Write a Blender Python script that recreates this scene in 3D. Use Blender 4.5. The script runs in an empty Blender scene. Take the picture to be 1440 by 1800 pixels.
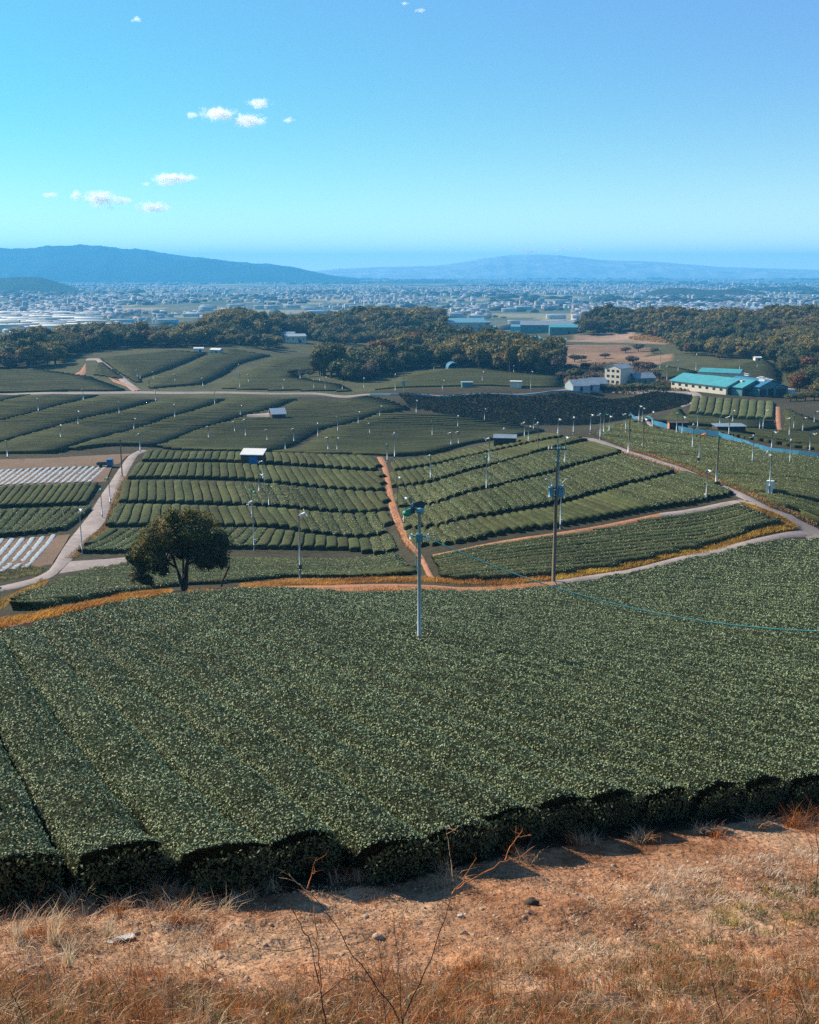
import bpy, math, random
import numpy as np
R = math.radians
rng = np.random.default_rng(7); random.seed(7)
S = bpy.context.scene
COL = S.collection
# ------------------------------------------------------------------ camera
F = 1930.0; PITCH = R(12.4)
cd = bpy.data.cameras.new('camera'); cam = bpy.data.objects.new('camera', cd); COL.objects.link(cam)
cam.location = (0, 0, 0); cam.rotation_euler = (R(90) - PITCH, 0, 0)
cd.sensor_fit = 'VERTICAL'; cd.sensor_height = 24; cd.lens = 24 * F / 1800; cd.clip_start = 0.1; cd.clip_end = 200000
S.camera = cam
# ------------------------------------------------------------------ sky and sun
SUN_AZ, SUN_EL = R(-60), R(35)
w = bpy.data.worlds.new('World'); S.world = w; w.use_nodes = True
nt = w.node_tree; nt.nodes.clear()
sky = nt.nodes.new('ShaderNodeTexSky'); sky.sky_type = 'NISHITA'; sky.sun_disc = False
sky.sun_elevation = SUN_EL; sky.sun_rotation = SUN_AZ; sky.altitude = 150
sky.air_density = 1.0; sky.dust_density = 0.7; sky.ozone_density = 1.5
tint = nt.nodes.new('ShaderNodeMix'); tint.data_type = 'RGBA'; tint.blend_type = 'MULTIPLY'; tint.inputs[0].default_value = 1
tint.inputs[7].default_value = (0.49, 1.10, 1.28, 1)
bg = nt.nodes.new('ShaderNodeBackground'); bg.inputs[1].default_value = 0.064
wo = nt.nodes.new('ShaderNodeOutputWorld')

g1 = nt.nodes.new('ShaderNodeVectorMath'); g1.operation = 'SCALE'; g1.inputs['Scale'].default_value = 1/6; nt.links.new(sky.outputs[0], g1.inputs[0])
gm = nt.nodes.new('ShaderNodeGamma'); gm.inputs[1].default_value = .62; nt.links.new(g1.outputs[0], gm.inputs[0])
g2 = nt.nodes.new('ShaderNodeVectorMath'); g2.operation = 'SCALE'; g2.inputs['Scale'].default_value = 6; nt.links.new(gm.outputs[0], g2.inputs[0]); nt.links.new(g2.outputs[0], tint.inputs[6])
tc0 = nt.nodes.new('ShaderNodeTexCoord'); dt = nt.nodes.new('ShaderNodeVectorMath'); dt.operation = 'DOT_PRODUCT'; nt.links.new(tc0.outputs['Generated'], dt.inputs[0]); dt.inputs[1].default_value = (1.1, 0, 4.2)
mr = nt.nodes.new('ShaderNodeMapRange'); nt.links.new(dt.outputs['Value'], mr.inputs[0]); mr.inputs[1].default_value = .1; mr.inputs[2].default_value = 1.25
tm = nt.nodes.new('ShaderNodeMix'); tm.data_type = 'RGBA'; nt.links.new(mr.outputs[0], tm.inputs[0]); tm.inputs[6].default_value = (.20, .96, 1.12, 1); tm.inputs[7].default_value = (.47, .86, 1.36, 1); nt.links.new(tm.outputs[2], tint.inputs[7])
 
# pale air low over the horizon
tcw = nt.nodes.new('ShaderNodeTexCoord'); sx = nt.nodes.new('ShaderNodeSeparateXYZ'); nt.links.new(tcw.outputs['Generated'], sx.inputs[0])
mu = nt.nodes.new('ShaderNodeMath'); mu.operation = 'MULTIPLY'; nt.links.new(sx.outputs['Z'], mu.inputs[0]); mu.inputs[1].default_value = -20
ex = nt.nodes.new('ShaderNodeMath'); ex.operation = 'EXPONENT'; nt.links.new(mu.outputs[0], ex.inputs[0])
cl = nt.nodes.new('ShaderNodeClamp'); nt.links.new(ex.outputs[0], cl.inputs[0])
hz = nt.nodes.new('ShaderNodeMix'); hz.data_type = 'RGBA'; hz.blend_type = 'ADD'; hz.inputs[7].default_value = (13, 11, 6.5, 1); nt.links.new(cl.outputs[0], hz.inputs[0])
nt.links.new(tint.outputs[2], hz.inputs[6]); nt.links.new(hz.outputs[2], bg.inputs[0]); nt.links.new(bg.outputs[0], wo.inputs[0])
sd = bpy.data.lights.new('sun', 'SUN'); sun = bpy.data.objects.new('sun', sd); COL.objects.link(sun)
sd.energy = 5.0; sd.angle = R(0.5); sd.color = (1.0, 0.87, 0.70)
SD = np.array([math.sin(SUN_AZ) * math.cos(SUN_EL), math.cos(SUN_AZ) * math.cos(SUN_EL), math.sin(SUN_EL)])
from mathutils import Vector
sun.rotation_euler = Vector(SD).to_track_quat('Z', 'Y').to_euler()
S.view_settings.view_transform = 'Standard'; S.view_settings.look = 'None'
S.view_settings.exposure = 0.85; S.view_settings.gamma = 1.0; S.view_settings.use_curve_mapping = False
S.render.engine = 'CYCLES'
S.cycles.max_bounces = 5; S.cycles.diffuse_bounces = 2; S.cycles.glossy_bounces = 2; S.cycles.transparent_max_bounces = 8
S.cycles.volume_bounces = 2; S.cycles.use_denoising = False
# ------------------------------------------------------------------ helpers
def ray(px, py):
    yc = (900 - py) / F
    Y = math.cos(PITCH) + yc * math.sin(PITCH)
    Z = yc * math.cos(PITCH) - math.sin(PITCH)
    return (px - 720) / F / Y, -Z / Y          # X/Y, -z/Y

def link(name, me, parent=None):
    o = bpy.data.objects.new(name, me); COL.objects.link(o)
    if parent is not None: o.parent = parent
    return o
def tag(o, label=None, cat=None, group=None, kind=None):
    if label: o['label'] = label
    if cat: o['category'] = cat
    if group: o['group'] = group
    if kind: o['kind'] = kind
    return o
def empty(name, loc, rz=0):
    o = link(name, None); o.location = loc; o.rotation_euler = (0, 0, rz); o.empty_display_size = 0.2
    return o
def mesh(name, V, Fc, mats, col=None, mi=None, smooth=False):
    """V (n,3); Fc (m,k) int array, or list of arrays (k may differ)"""
    me = bpy.data.meshes.new(name)
    V = np.asarray(V, dtype=np.float32)
    if isinstance(Fc, np.ndarray): Fc = [Fc]
    Fc = [np.asarray(f, dtype=np.int32) for f in Fc if len(f)]
    nl = sum(f.size for f in Fc); npo = sum(len(f) for f in Fc)
    me.vertices.add(len(V)); me.vertices.foreach_set('co', V.ravel())
    me.loops.add(nl); me.polygons.add(npo)
    li = np.concatenate([f.ravel() for f in Fc])
    tot = np.concatenate([np.full(len(f), f.shape[1], dtype=np.int32) for f in Fc])
    st = np.concatenate([[0], np.cumsum(tot)[:-1]]).astype(np.int32)
    me.loops.foreach_set('vertex_index', li); me.polygons.foreach_set('loop_start', st)
    if smooth: me.polygons.foreach_set('use_smooth', np.ones(npo, dtype=bool))
    if not isinstance(mats, (list, tuple)): mats = [mats]
    for m in mats: me.materials.append(m)
    if mi is not None: me.polygons.foreach_set('material_index', np.asarray(mi, dtype=np.int32))
    me.update(calc_edges=True)
    if col is not None:
        a = me.color_attributes.new('Col', 'FLOAT_COLOR', 'POINT')
        c = np.ones((len(V), 4), dtype=np.float32); c[:, :3] = col; a.data.foreach_set('color', c.ravel())
    return me

class MB:
    """collects shapes into one mesh; each shape with a material slot"""
    def __init__(s): s.V = []; s.F = {}; s.n = 0; s.fm = []; s.fl = []
    def add(s, V, Fs, m=0):
        V = np.asarray(V, float).reshape(-1, 3)
        for f in Fs: s.fl.append([i + s.n for i in f]); s.fm.append(m)
        s.V.append(V); s.n += len(V)
    def box(s, c, d, m=0, rz=0, M=None):
        x, y, z = [k / 2 for k in d]
        P = np.array([[-x,-y,-z],[x,-y,-z],[x,y,-z],[-x,y,-z],[-x,-y,z],[x,-y,z],[x,y,z],[-x,y,z]])
        if rz: P[:, :2] = P[:, :2] @ np.array([[math.cos(rz), math.sin(rz)], [-math.sin(rz), math.cos(rz)]])
        if M is not None: P = P @ np.array(M).T
        s.add(P + np.array(c), [(3,2,1,0),(4,5,6,7),(0,1,5,4),(1,2,6,5),(2,3,7,6),(3,0,4,7)], m)
    def tube(s, pts, r, n=8, m=0, cap=True):
        pts = np.asarray(pts, float); k = len(pts)
        r = np.full(k, r, float) if np.isscalar(r) else np.asarray(r, float)
        V = []
        for i in range(k):
            t = pts[min(i+1, k-1)] - pts[max(i-1, 0)]; t /= (np.linalg.norm(t) + 1e-9)
            a = np.cross(t, [0, 0, 1.0]) if abs(t[2]) < .95 else np.cross(t, [0, 1.0, 0]); a /= np.linalg.norm(a)
            b = np.cross(t, a)
            for j in range(n):
                q = 2 * math.pi * j / n; V.append(pts[i] + r[i] * (math.cos(q) * a + math.sin(q) * b))
        Fs = [(i*n+j, i*n+(j+1)%n, (i+1)*n+(j+1)%n, (i+1)*n+j) for i in range(k-1) for j in range(n)]
        if cap: Fs += [tuple(range(n)), tuple(range((k-1)*n, k*n))[::-1]]
        s.add(V, Fs, m)
    def ball(s, c, r, m=0, nu=10, nv=6):
        r = np.array([r]*3 if np.isscalar(r) else r, float)
        V = [(0, 0, 1)]
        for i in range(1, nv):
            for j in range(nu):
                a, b = math.pi*i/nv, 2*math.pi*j/nu; V.append((math.sin(a)*math.cos(b), math.sin(a)*math.sin(b), math.cos(a)))
        V.append((0, 0, -1)); L = len(V) - 1
        Fs = [(0, 1+j, 1+(j+1)%nu) for j in range(nu)]
        Fs += [(1+i*nu+j, 1+(i+1)*nu+j, 1+(i+1)*nu+(j+1)%nu, 1+i*nu+(j+1)%nu) for i in range(nv-2) for j in range(nu)]
        Fs += [(L, 1+(nv-2)*nu+(j+1)%nu, 1+(nv-2)*nu+j) for j in range(nu)]
        s.add(np.array(V) * r + np.array(c), Fs, m)
    def me(s, name, mats, smooth=False):
        m = bpy.data.meshes.new(name); m.from_pydata(np.concatenate(s.V).tolist(), [], s.fl)
        if not isinstance(mats, (list, tuple)): mats = [mats]
        for k in mats: m.materials.append(k)
        m.polygons.foreach_set('material_index', s.fm)
        if smooth: m.polygons.foreach_set('use_smooth', [True] * len(s.fl))
        m.update(); return m
    def build(s, name, mats, parent=None, smooth=False): return link(name, s.me(name, mats, smooth), parent)

def vnoise(x, y, seed=0):
    """smooth value noise, arrays"""
    x = np.asarray(x, float); y = np.asarray(y, float)
    xi = np.floor(x).astype(np.int64); yi = np.floor(y).astype(np.int64); fx = x - xi; fy = y - yi
    fx = fx*fx*(3-2*fx); fy = fy*fy*(3-2*fy)
    def h(a, b):
        n = (a * 374761393 + b * 668265263 + seed * 1442695041) & 0xffffffff
        n = ((n ^ (n >> 13)) * 1274126177) & 0xffffffff
        return ((n ^ (n >> 16)) & 0xffff) / 65535.0 * 2 - 1
    return (h(xi, yi)*(1-fx)+h(xi+1, yi)*fx)*(1-fy) + (h(xi, yi+1)*(1-fx)+h(xi+1, yi+1)*fx)*fy
def fbm(x, y, seed=0, oct=4):
    s = 0; a = 1
    for k in range(oct): s = s + a * vnoise(np.asarray(x)*2**k, np.asarray(y)*2**k, seed+k*17); a *= .5
    return s
ONES = ['', 'first', 'second', 'third', 'fourth', 'fifth', 'sixth', 'seventh', 'eighth', 'ninth', 'tenth', 'eleventh', 'twelfth', 'thirteenth', 'fourteenth', 'fifteenth', 'sixteenth', 'seventeenth', 'eighteenth', 'nineteenth']
TENS = ['', '', 'twenty', 'thirty', 'forty', 'fifty', 'sixty', 'seventy', 'eighty', 'ninety']
def nth(n):
    if n >= 100: return 'hundred and ' + nth(n - 100) if n > 100 else 'hundredth'
    if n < 20: return ONES[n]
    t = TENS[n // 10]
    return t[:-1] + 'ieth' if n % 10 == 0 else t + '-' + ONES[n % 10]

# ------------------------------------------------------------------ materials
def mat(name, base=(.5,.5,.5), rough=.9, spec=.3, metal=0, noise=None, attr=False, bump=None, col2=None, mixmul=.5, trans=0, coat=0):
    """procedural material: base colour (or vertex attribute) broken by noise [(scale, amount), ...]; bump (scale, distance)"""
    m = bpy.data.materials.new(name); m.use_nodes = True; n = m.node_tree.nodes; L = m.node_tree.links
    b = n['Principled BSDF']; b.inputs['Roughness'].default_value = rough; b.inputs['Metallic'].default_value = metal
    b.inputs['Specular IOR Level'].default_value = spec
    geo = n.new('ShaderNodeNewGeometry'); tc = geo.outputs['Position']
    if attr:
        a = n.new('ShaderNodeAttribute'); a.attribute_name = 'Col'; c = a.outputs['Color']
    else:
        a = n.new('ShaderNodeRGB'); a.outputs[0].default_value = (*base, 1); c = a.outputs[0]
    if col2 is not None:
        t = n.new('ShaderNodeTexNoise'); t.inputs['Scale'].default_value = col2[1]; t.inputs['Detail'].default_value = 6
        L.new(tc, t.inputs['Vector'])
        r = n.new('ShaderNodeMapRange'); r.inputs[1].default_value = .42; r.inputs[2].default_value = .62; L.new(t.outputs[0], r.inputs[0])
        x = n.new('ShaderNodeMix'); x.data_type = 'RGBA'; L.new(r.outputs[0], x.inputs[0]); L.new(c, x.inputs[6]); x.inputs[7].default_value = (*col2[0], 1); c = x.outputs[2]
    for k, (sc, am) in enumerate(noise or []):
        t = n.new('ShaderNodeTexNoise'); t.inputs['Scale'].default_value = sc; t.inputs['Detail'].default_value = 4; t.inputs['Roughness'].default_value = .6
        L.new(tc, t.inputs['Vector'])
        r = n.new('ShaderNodeMapRange'); r.inputs[1].default_value = .3; r.inputs[2].default_value = .7; r.inputs[3].default_value = 1 - am; r.inputs[4].default_value = 1 + am
        L.new(t.outputs[0], r.inputs[0])
        x = n.new('ShaderNodeMix'); x.data_type = 'RGBA'; x.blend_type = 'MULTIPLY'; x.inputs[0].default_value = 1; L.new(c, x.inputs[6]); L.new(r.outputs[0], x.inputs[7]); c = x.outputs[2]
    x = n.new('ShaderNodeMix'); x.data_type = 'RGBA'; x.blend_type = 'MULTIPLY'; x.inputs[0].default_value = 1; L.new(c, x.inputs[6]); x.inputs[7].default_value = (.83, .81, .78, 1); c = x.outputs[2]
    L.new(c, b.inputs['Base Color'])
    if bump:
        t = n.new('ShaderNodeTexNoise'); t.inputs['Scale'].default_value = bump[0]; t.inputs['Detail'].default_value = 6; L.new(tc, t.inputs['Vector'])
        bp = n.new('ShaderNodeBump'); bp.inputs['Distance'].default_value = bump[1]; bp.inputs['Strength'].default_value = 1
        L.new(t.outputs[0], bp.inputs['Height']); L.new(bp.outputs[0], b.inputs['Normal'])
    if trans:
        tr = n.new('ShaderNodeBsdfTranslucent'); L.new(c, tr.inputs[0]); mx = n.new('ShaderNodeMixShader'); mx.inputs[0].default_value = trans
        L.new(b.outputs[0], mx.inputs[1]); L.new(tr.outputs[0], mx.inputs[2]); L.new(mx.outputs[0], n['Material Output'].inputs[0])
    return m
M_ground = mat('soil', attr=True, rough=.95, spec=.1, noise=[(.05,.25),(.7,.3),(5,.3),(30,.25)], bump=(7,.14))
M_leaf = mat('tea_leaf', attr=True, rough=.6, spec=.22, noise=[(.12,.18),(.02,.12)])
M_hedge = mat('tea_hedge', attr=True, rough=.95, spec=.08, noise=[(.1,.15),(1.2,.3),(7,.45)], bump=(7,.25))
M_tree = mat('tree_leaf', attr=True, rough=.7, spec=.2, trans=.3)
M_bark = mat('bark', (.06,.045,.03), noise=[(8,.4)], bump=(12,.03))
M_grass = mat('dry_grass', attr=True, rough=.8, spec=.15, trans=.25)
M_road = mat('asphalt', (.25,.215,.20), noise=[(.12,.22),(1.2,.25),(25,.15)], bump=(30,.01))
M_conc = mat('concrete_track', (.31,.26,.24), noise=[(.12,.2),(1.2,.22),(25,.12)])
M_soilpath = mat('soil_path', (.36,.17,.085), noise=[(.3,.2),(2,.3),(9,.3)], bump=(6,.08))
M_brown = mat('tilled_soil', (.17,.105,.06), noise=[(.1,.15),(2,.25),(8,.25)], bump=(4,.15))
M_mulch = mat('silver_mulch', (.33,.37,.38), rough=.5, spec=.6, noise=[(3,.25),(12,.3)], bump=(4,.1))
M_teal = mat('teal_paint', (.10,.26,.28), rough=.5, noise=[(3,.15)])
M_steel = mat('galvanised', (.40,.48,.50), rough=.45, metal=.2, noise=[(2,.12)])
M_white = mat('white_paint', (.78,.78,.74), rough=.5, noise=[(2,.08)])
M_green = mat('green_paint', (.03,.28,.17), rough=.5, noise=[(3,.1)])
M_blue = mat('blue_paint', (.03,.18,.42), rough=.5, noise=[(1.5,.12)])
M_bluebox = mat('transformer_grey_blue', (.13,.33,.42), rough=.5, noise=[(3,.1)])
M_pole = mat('pole_concrete', (.20,.16,.11), rough=.85, noise=[(1.5,.2),(10,.15)])
M_dark = mat('dark_metal', (.03,.05,.055), rough=.6, noise=[(3,.1)])
M_orange = mat('orange_paint', (.75,.25,.02), rough=.6, noise=[(3,.1)])
M_pinkwall = mat('pink_board', (.62,.24,.15), rough=.8, noise=[(1.5,.15),(8,.15)])
M_darkwall = mat('dark_board', (.07,.05,.04), rough=.9, noise=[(1.5,.2)])
M_wire = mat('cable', (.10,.42,.40), rough=.6, noise=[(3,.05)])
M_net = mat('blue_net', (.03,.17,.30), rough=.7, noise=[(.3,.25),(2,.2)])
M_tealroof = mat('teal_roof', (.07,.33,.37), rough=.5, noise=[(.3,.12),(2,.1)])
M_glass = mat('window_glass', (.03,.05,.07), rough=.15, spec=.6, noise=[(1,.05)])
M_town = mat('town_walls', attr=True, rough=.7, noise=[(.05,.1)])
M_hill = mat('far_hill', attr=True, rough=1, spec=0, noise=[(.004,.3),(.02,.3)])
M_rock = mat('rock', (.42,.33,.25), noise=[(6,.3)], bump=(15,.02))
M_plastic = mat('plastic_sheet', (.48,.48,.46), rough=.4, noise=[(6,.1)])
M_stem = mat('dry_stem', attr=True, rough=.8, noise=[(20,.2)])
M_greyroof = mat('grey_roof', (.20,.27,.33), rough=.6, noise=[(.4,.2),(3,.2)])
M_cream = mat('cream_wall', (.70,.64,.52), rough=.8, noise=[(.5,.08)])

# ------------------------------------------------------------------ terrain
UG = np.arange(-1.1, 1.1001, 0.005)
LV = np.concatenate([np.arange(math.log(2.2), math.log(1500), 0.0085), np.arange(math.log(1500), math.log(17300), 0.03)])
YG = np.exp(LV)
def plane_D(px, py, c=6.8, b=.235, a=.084):
    u, t = ray(px, py); return c / (t - b - a * u)
CP = []
def cp(px, py, D): u, t = ray(px, py); CP.append((u, D, -t * D))
def cz(px, py, z): u, t = ray(px, py); CP.append((u, -z / t, z))
for p in [(-100,1800,9.3),(720,1800,10.3),(1540,1800,11.6),(-100,1700,12.2),(720,1700,13.3),(1540,1700,15.2),(-100,1620,15.1),(720,1600,17),(1540,1600,18.8),
          (1540,1520,21.8),(1100,1540,20)]: cp(*p)
for u in (-1, -.5, 0, .5, 1): CP.append((u, 3, -4.3)); CP.append((u, 6, -5.9))
for px, py in [(-200,1580),(0,1580),(200,1555),(450,1550),(720,1520),(1000,1480),(1300,1445),(1500,1420),(0,1450),(400,1450),(800,1400),(1200,1350),(-200,1350),(0,1300),
               (400,1300),(800,1250),(1200,1260),(1500,1280),(0,1200),(400,1180),(737,1130),(200,1110),(0,1110),(120,1080),(300,1045),(450,1043),(520,1070),(-200,1150)]:
    cp(px, py, plane_D(px, py))
for p in [(520,1030,117),(620,1040,115),(720,1038,115),(830,1040,115),(973,1024,122),(1100,1008,129),(1250,972,141),(1440,940,152),(1440,1020,112),(1440,1113,78),(1440,1200,56),
          (1200,1100,82),(1200,1030,114),(1000,1060,104),(973,1120,80),(1600,1000,112),
          (0,1035,120),(60,1015,137),(100,1000,147),(200,985,158),(400,975,162),(690,972,162),
          (300,792,318),(500,793,318),(640,792,320),(0,740,345),(0,700,440),(300,745,380),(300,705,460),(600,745,400),(600,705,465),(700,790,330),(850,763,385),(750,733,415),
          (760,801,272),(850,779,290),(120,745,350),(120,700,450),
          (850,735,430),(1000,742,431),(1100,729,432),(730,722,430),
          (720,694,441),(850,692,441),(1000,691,441),(1150,690,441),(1215,696,436),(1200,712,400),
          (0,693,485),(200,690,490),(400,690,490),(560,691,480),(640,692,462),
          (715,935,167),(740,968,147),(760,1010,125),(855,865,172),(860,820,205),(960,930,150),(960,835,192),(960,792,228),(960,765,262),(1020,770,252),(1093,797,218),
          (1207,827,186),(1287,872,164),(1147,897,158),(1353,872,160),(1440,885,157),(1300,830,180),(1440,840,172),(1440,805,205),(1300,785,225),(1200,765,250),(1110,735,300),
          (1440,790,240),(1440,760,300),(1440,715,380),(1300,750,320),(1300,738,350),(1300,700,430),(1180,740,345),(1200,690,455),(1400,700,440),(1300,650,560),(1200,640,600),(1370,640,600),
          (0,655,580),(100,640,640),(240,680,520),(180,628,660),(300,618,700),(400,612,720),(400,660,590),(520,650,620),(560,622,760),(795,648,600),(985,660,560),(700,668,560),(620,680,510),
          (1100,600,900),(1020,590,950),(1000,640,650),(1180,585,1000),(1700,760,300),(1700,850,170),(-300,900,196),(-300,740,345)]: cp(*p)
for py in (955, 930, 900, 870, 840, 815):
    for px in (0, 210, 480, 660):
        if py == 955 and px == 0: continue
        cz(px, py, -43)
for px in (250, 350, 500, 640): cz(px, 801, -43)
cz(0, 801, -43); cz(120, 801, -43); cz(690, 830, -42.8); cz(705, 870, -42)
for u in (-.9, -.45, 0, .45, .9): CP.append((u, 1050, -56)); CP.append((u, 1300, -70)); CP.append((u, 800, -54))
CP = np.array(CP)
def feat(u, Y): return np.stack([np.asarray(u) * 2.2, np.log(Y)], -1)
P = feat(CP[:, 0], CP[:, 1]); n = len(P)
Dm = np.linalg.norm(P[:, None] - P[None], axis=-1)
A = np.zeros((n + 3, n + 3)); A[:n, :n] = Dm - np.eye(n) * 0.002; A[:n, n] = 1; A[:n, n+1:] = P; A[n, :n] = 1; A[n+1:, :n] = P.T
# interpolate z relative to a rough trend (z/ Y^.5) to keep the scales comparable
wgt = CP[:, 1] ** .45
Wc = np.linalg.solve(A, np.concatenate([CP[:, 2] / wgt, [0, 0, 0]]))
HG = np.zeros((len(UG), len(YG)))
near = YG < 1600
PY = feat(UG[:, None] * np.ones(near.sum()), np.ones(len(UG))[:, None] * YG[near])
for i in range(len(UG)):
    d = np.linalg.norm(PY[i][:, None] - P[None], axis=-1)
    HG[i, near] = (d @ Wc[:n] + Wc[n] + PY[i] @ Wc[n+1:]) * YG[near] ** .45
HG[:, ~near] = -90
def gauss(G, s, ax):
    k = np.arange(-int(3*s)-1, int(3*s)+2); g = np.exp(-k*k/(2*s*s)); g /= g.sum()
    pad = [(0, 0), (0, 0)]; pad[ax] = (len(k)//2, len(k)//2); Gp = np.pad(G, pad, mode='edge'); out = np.zeros_like(G)
    for q, a in enumerate(g): out += a * (Gp[q:q+G.shape[0], :] if ax == 0 else Gp[:, q:q+G.shape[1]])
    return out
HG = gauss(gauss(HG, 2.0, 0), 1.3, 1)
UU, YY = np.meshgrid(UG, YG, indexing='ij'); XX = UU * YY
bl = np.clip((YY - 1080) / 350, 0, 1); bl = bl*bl*(3-2*bl)
HG = HG * (1 - bl) - 90 * bl
def hill(px, D, h, sx, sy):
    global HG
    u, _ = ray(px, 560); HG = HG + h * np.exp(-((XX - u*D) / sx)**2 - ((YY - D) / sy)**2)
hill(425, 900, 9, 38, 60); hill(350, 930, 5, 50, 70); hill(560, 1010, 7, 60, 70); hill(680, 1020, 9, 50, 70); hill(760, 1010, 8, 30, 60)
hill(1090, 1010, 14, 42, 70); hill(1230, 960, 9, 60, 90); hill(1400, 900, 9, 80, 90); hill(1560, 900, 10, 80, 100); hill(-40, 800, 6, 90, 60); hill(1330, 800, 6, 40, 50); hill(1440, 720, 5, 40, 60)
# small-scale roughness: strong on the dry bank, slight elsewhere
rough = np.clip((24 - YY) / 8, 0, 1)
HG = HG + rough * (.12 * fbm(XX*.5, YY*.5, 3) + .06 * fbm(XX*2.3, YY*2.3, 5))
HG = HG + (1 - rough) * .12 * fbm(XX*.05, YY*.05, 8) * np.clip(YY/60, 0, 1.0) 
def H(X, Y):
    X = np.asarray(X, float); Y = np.asarray(Y, float); u = X / Y
    fi = np.clip((u - UG[0]) / (UG[1]-UG[0]), 0, len(UG)-1.001); fj = np.clip(np.interp(np.log(Y), LV, np.arange(len(LV))), 0, len(LV)-1.001)
    i = fi.astype(int); j = fj.astype(int); a = fi - i; b = fj - j
    # b in linear Y (the mesh is linear between grid rows)
    b = np.clip((Y - YG[j]) / (YG[j+1] - YG[j]), 0, 1)
    return (HG[i,j]*(1-a)+HG[i+1,j]*a)*(1-b) + (HG[i,j+1]*(1-a)+HG[i+1,j+1]*a)*b
def hit(px, py, ymin=4.0):
    u, t = ray(px, py)
    Y = np.exp(np.arange(math.log(ymin), math.log(60000), .002)); g = H(u*Y, Y) + t*Y
    k = np.argmax(g >= 0)
    if g[k] < 0: k = len(Y) - 1
    if k > 0:
        f = -g[k-1] / (g[k] - g[k-1] + 1e-12); y = Y[k-1] + f*(Y[k]-Y[k-1])
    else: y = Y[0]
    return np.array([u*y, y, float(H(u*y, y))])
def hits(L, ymin=4.0): return np.array([hit(a, b, ymin) for a, b in L])
def drape(P, dz=0.0):
    P = np.array(P, float); P[..., 2] = H(P[..., 0], P[..., 1]) + dz; return P
def resample(P, n):
    P = np.asarray(P, float); d = np.concatenate([[0], np.cumsum(np.linalg.norm(np.diff(P[:, :2], axis=0), axis=1))]); t = np.linspace(0, d[-1], n)
    return np.stack([np.interp(t, d, P[:, k]) for k in range(3)], 1)
def plen(P): return float(np.linalg.norm(np.diff(np.asarray(P)[:, :2], axis=0), axis=1).sum())
def inpoly(X, Y, poly):
    X = np.asarray(X); Y = np.asarray(Y); r = np.zeros(X.shape, bool); n = len(poly)
    for i in range(n):
        x1, y1 = poly[i][:2]; x2, y2 = poly[i-1][:2]
        c = ((y1 > Y) != (y2 > Y)); 
        with np.errstate(divide='ignore', invalid='ignore'): r ^= c & (X < (x2-x1)*(Y-y1)/((y2-y1) if y2 != y1 else 1e-9) + x1)
    return r
def proj(p):
    x, y, z = p; c, s = math.cos(PITCH), math.sin(PITCH); d = y*c - z*s; v = y*s + z*c
    return 720 + F*x/d, 900 - F*v/d, d

# terrain colours (soil and cover kinds, painted hedge shade, in world positions)
Cg = np.zeros((len(UG), len(YG), 3)); Cg[:] = (.055, .05, .03)                     # soil under the bushes
bank = YY < 27
n1 = fbm(XX*.35, YY*.35, 21); n2 = fbm(XX*1.6, YY*1.6, 22)
tan = np.array([.44, .225, .12]); rust = np.array([.22, .095, .042]); pale = np.array([.48, .32, .20])
n3 = fbm(XX*3.1, YY*3.1, 23)
cb = tan + np.clip(n1, 0, 1)[..., None] * (pale - tan) * .8 + np.clip(-n1*1.2 + n2*.8 + n3*.5, 0, 1)[..., None] * (rust - tan) * .85
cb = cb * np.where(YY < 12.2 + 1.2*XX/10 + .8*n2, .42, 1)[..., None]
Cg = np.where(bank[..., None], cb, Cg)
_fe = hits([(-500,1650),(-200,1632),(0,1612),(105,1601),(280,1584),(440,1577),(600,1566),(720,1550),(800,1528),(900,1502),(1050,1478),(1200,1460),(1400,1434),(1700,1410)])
soil_shade = (YY < 60) & (YY > np.interp(XX, _fe[:, 0], _fe[:, 1])) ; Cg = np.where(soil_shade[..., None], np.array([.05, .035, .02]), Cg)  # dark soil under the front rows; hedge shade painted along their front edge
far = YY > 470
cf = np.array([.075, .08, .035]) * np.ones_like(Cg)
Cg = np.where(far[..., None], cf, Cg)
for pg, cc in [([(1000,600),(1010,589),(1110,584),(1180,596),(1175,606),(1100,602)], (.30,.21,.15)), ([(985,640),(990,606),(1090,606),(1160,612),(1130,628),(1060,640)], (.23,.145,.09)),
               ([(1060,640),(1130,628),(1180,622),(1180,634),(1140,645)], (.25,.16,.10)), ([(985,672),(985,642),(1060,642),(1140,646),(1170,660),(1080,664)], (.13,.10,.06))]:
    Cg = np.where(inpoly(XX, YY, hits(pg, 500))[..., None], np.array(cc) * (1 + .25*fbm(XX*.03, YY*.02, 31)[..., None]), Cg)
pl = YY > 1300
q = fbm(XX*.004, YY*.0022, 41); q2 = vnoise(np.floor(XX/120), np.floor(YY/200), 42)
cp_ = np.array([.10, .115, .06]) + np.clip(q, -.6, 1)[..., None]*np.array([.05, .03, .02]) + (q2[..., None] > .45)*np.array([.18, .14, .09]) + (q2[..., None] < -.6)*np.array([-.04,-.03,-.02])
Cg = np.where(pl[..., None], cp_, Cg); Cg = np.clip(Cg, .015, .8)
nu, nv = len(UG), len(YG)
idx = np.arange(nu*nv).reshape(nu, nv)
Fq = np.stack([idx[:-1,:-1].ravel(), idx[1:,:-1].ravel(), idx[1:,1:].ravel(), idx[:-1,1:].ravel()], 1)
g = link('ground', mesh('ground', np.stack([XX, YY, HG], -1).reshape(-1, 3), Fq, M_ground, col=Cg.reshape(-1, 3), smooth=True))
tag(g, kind='structure')

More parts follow.
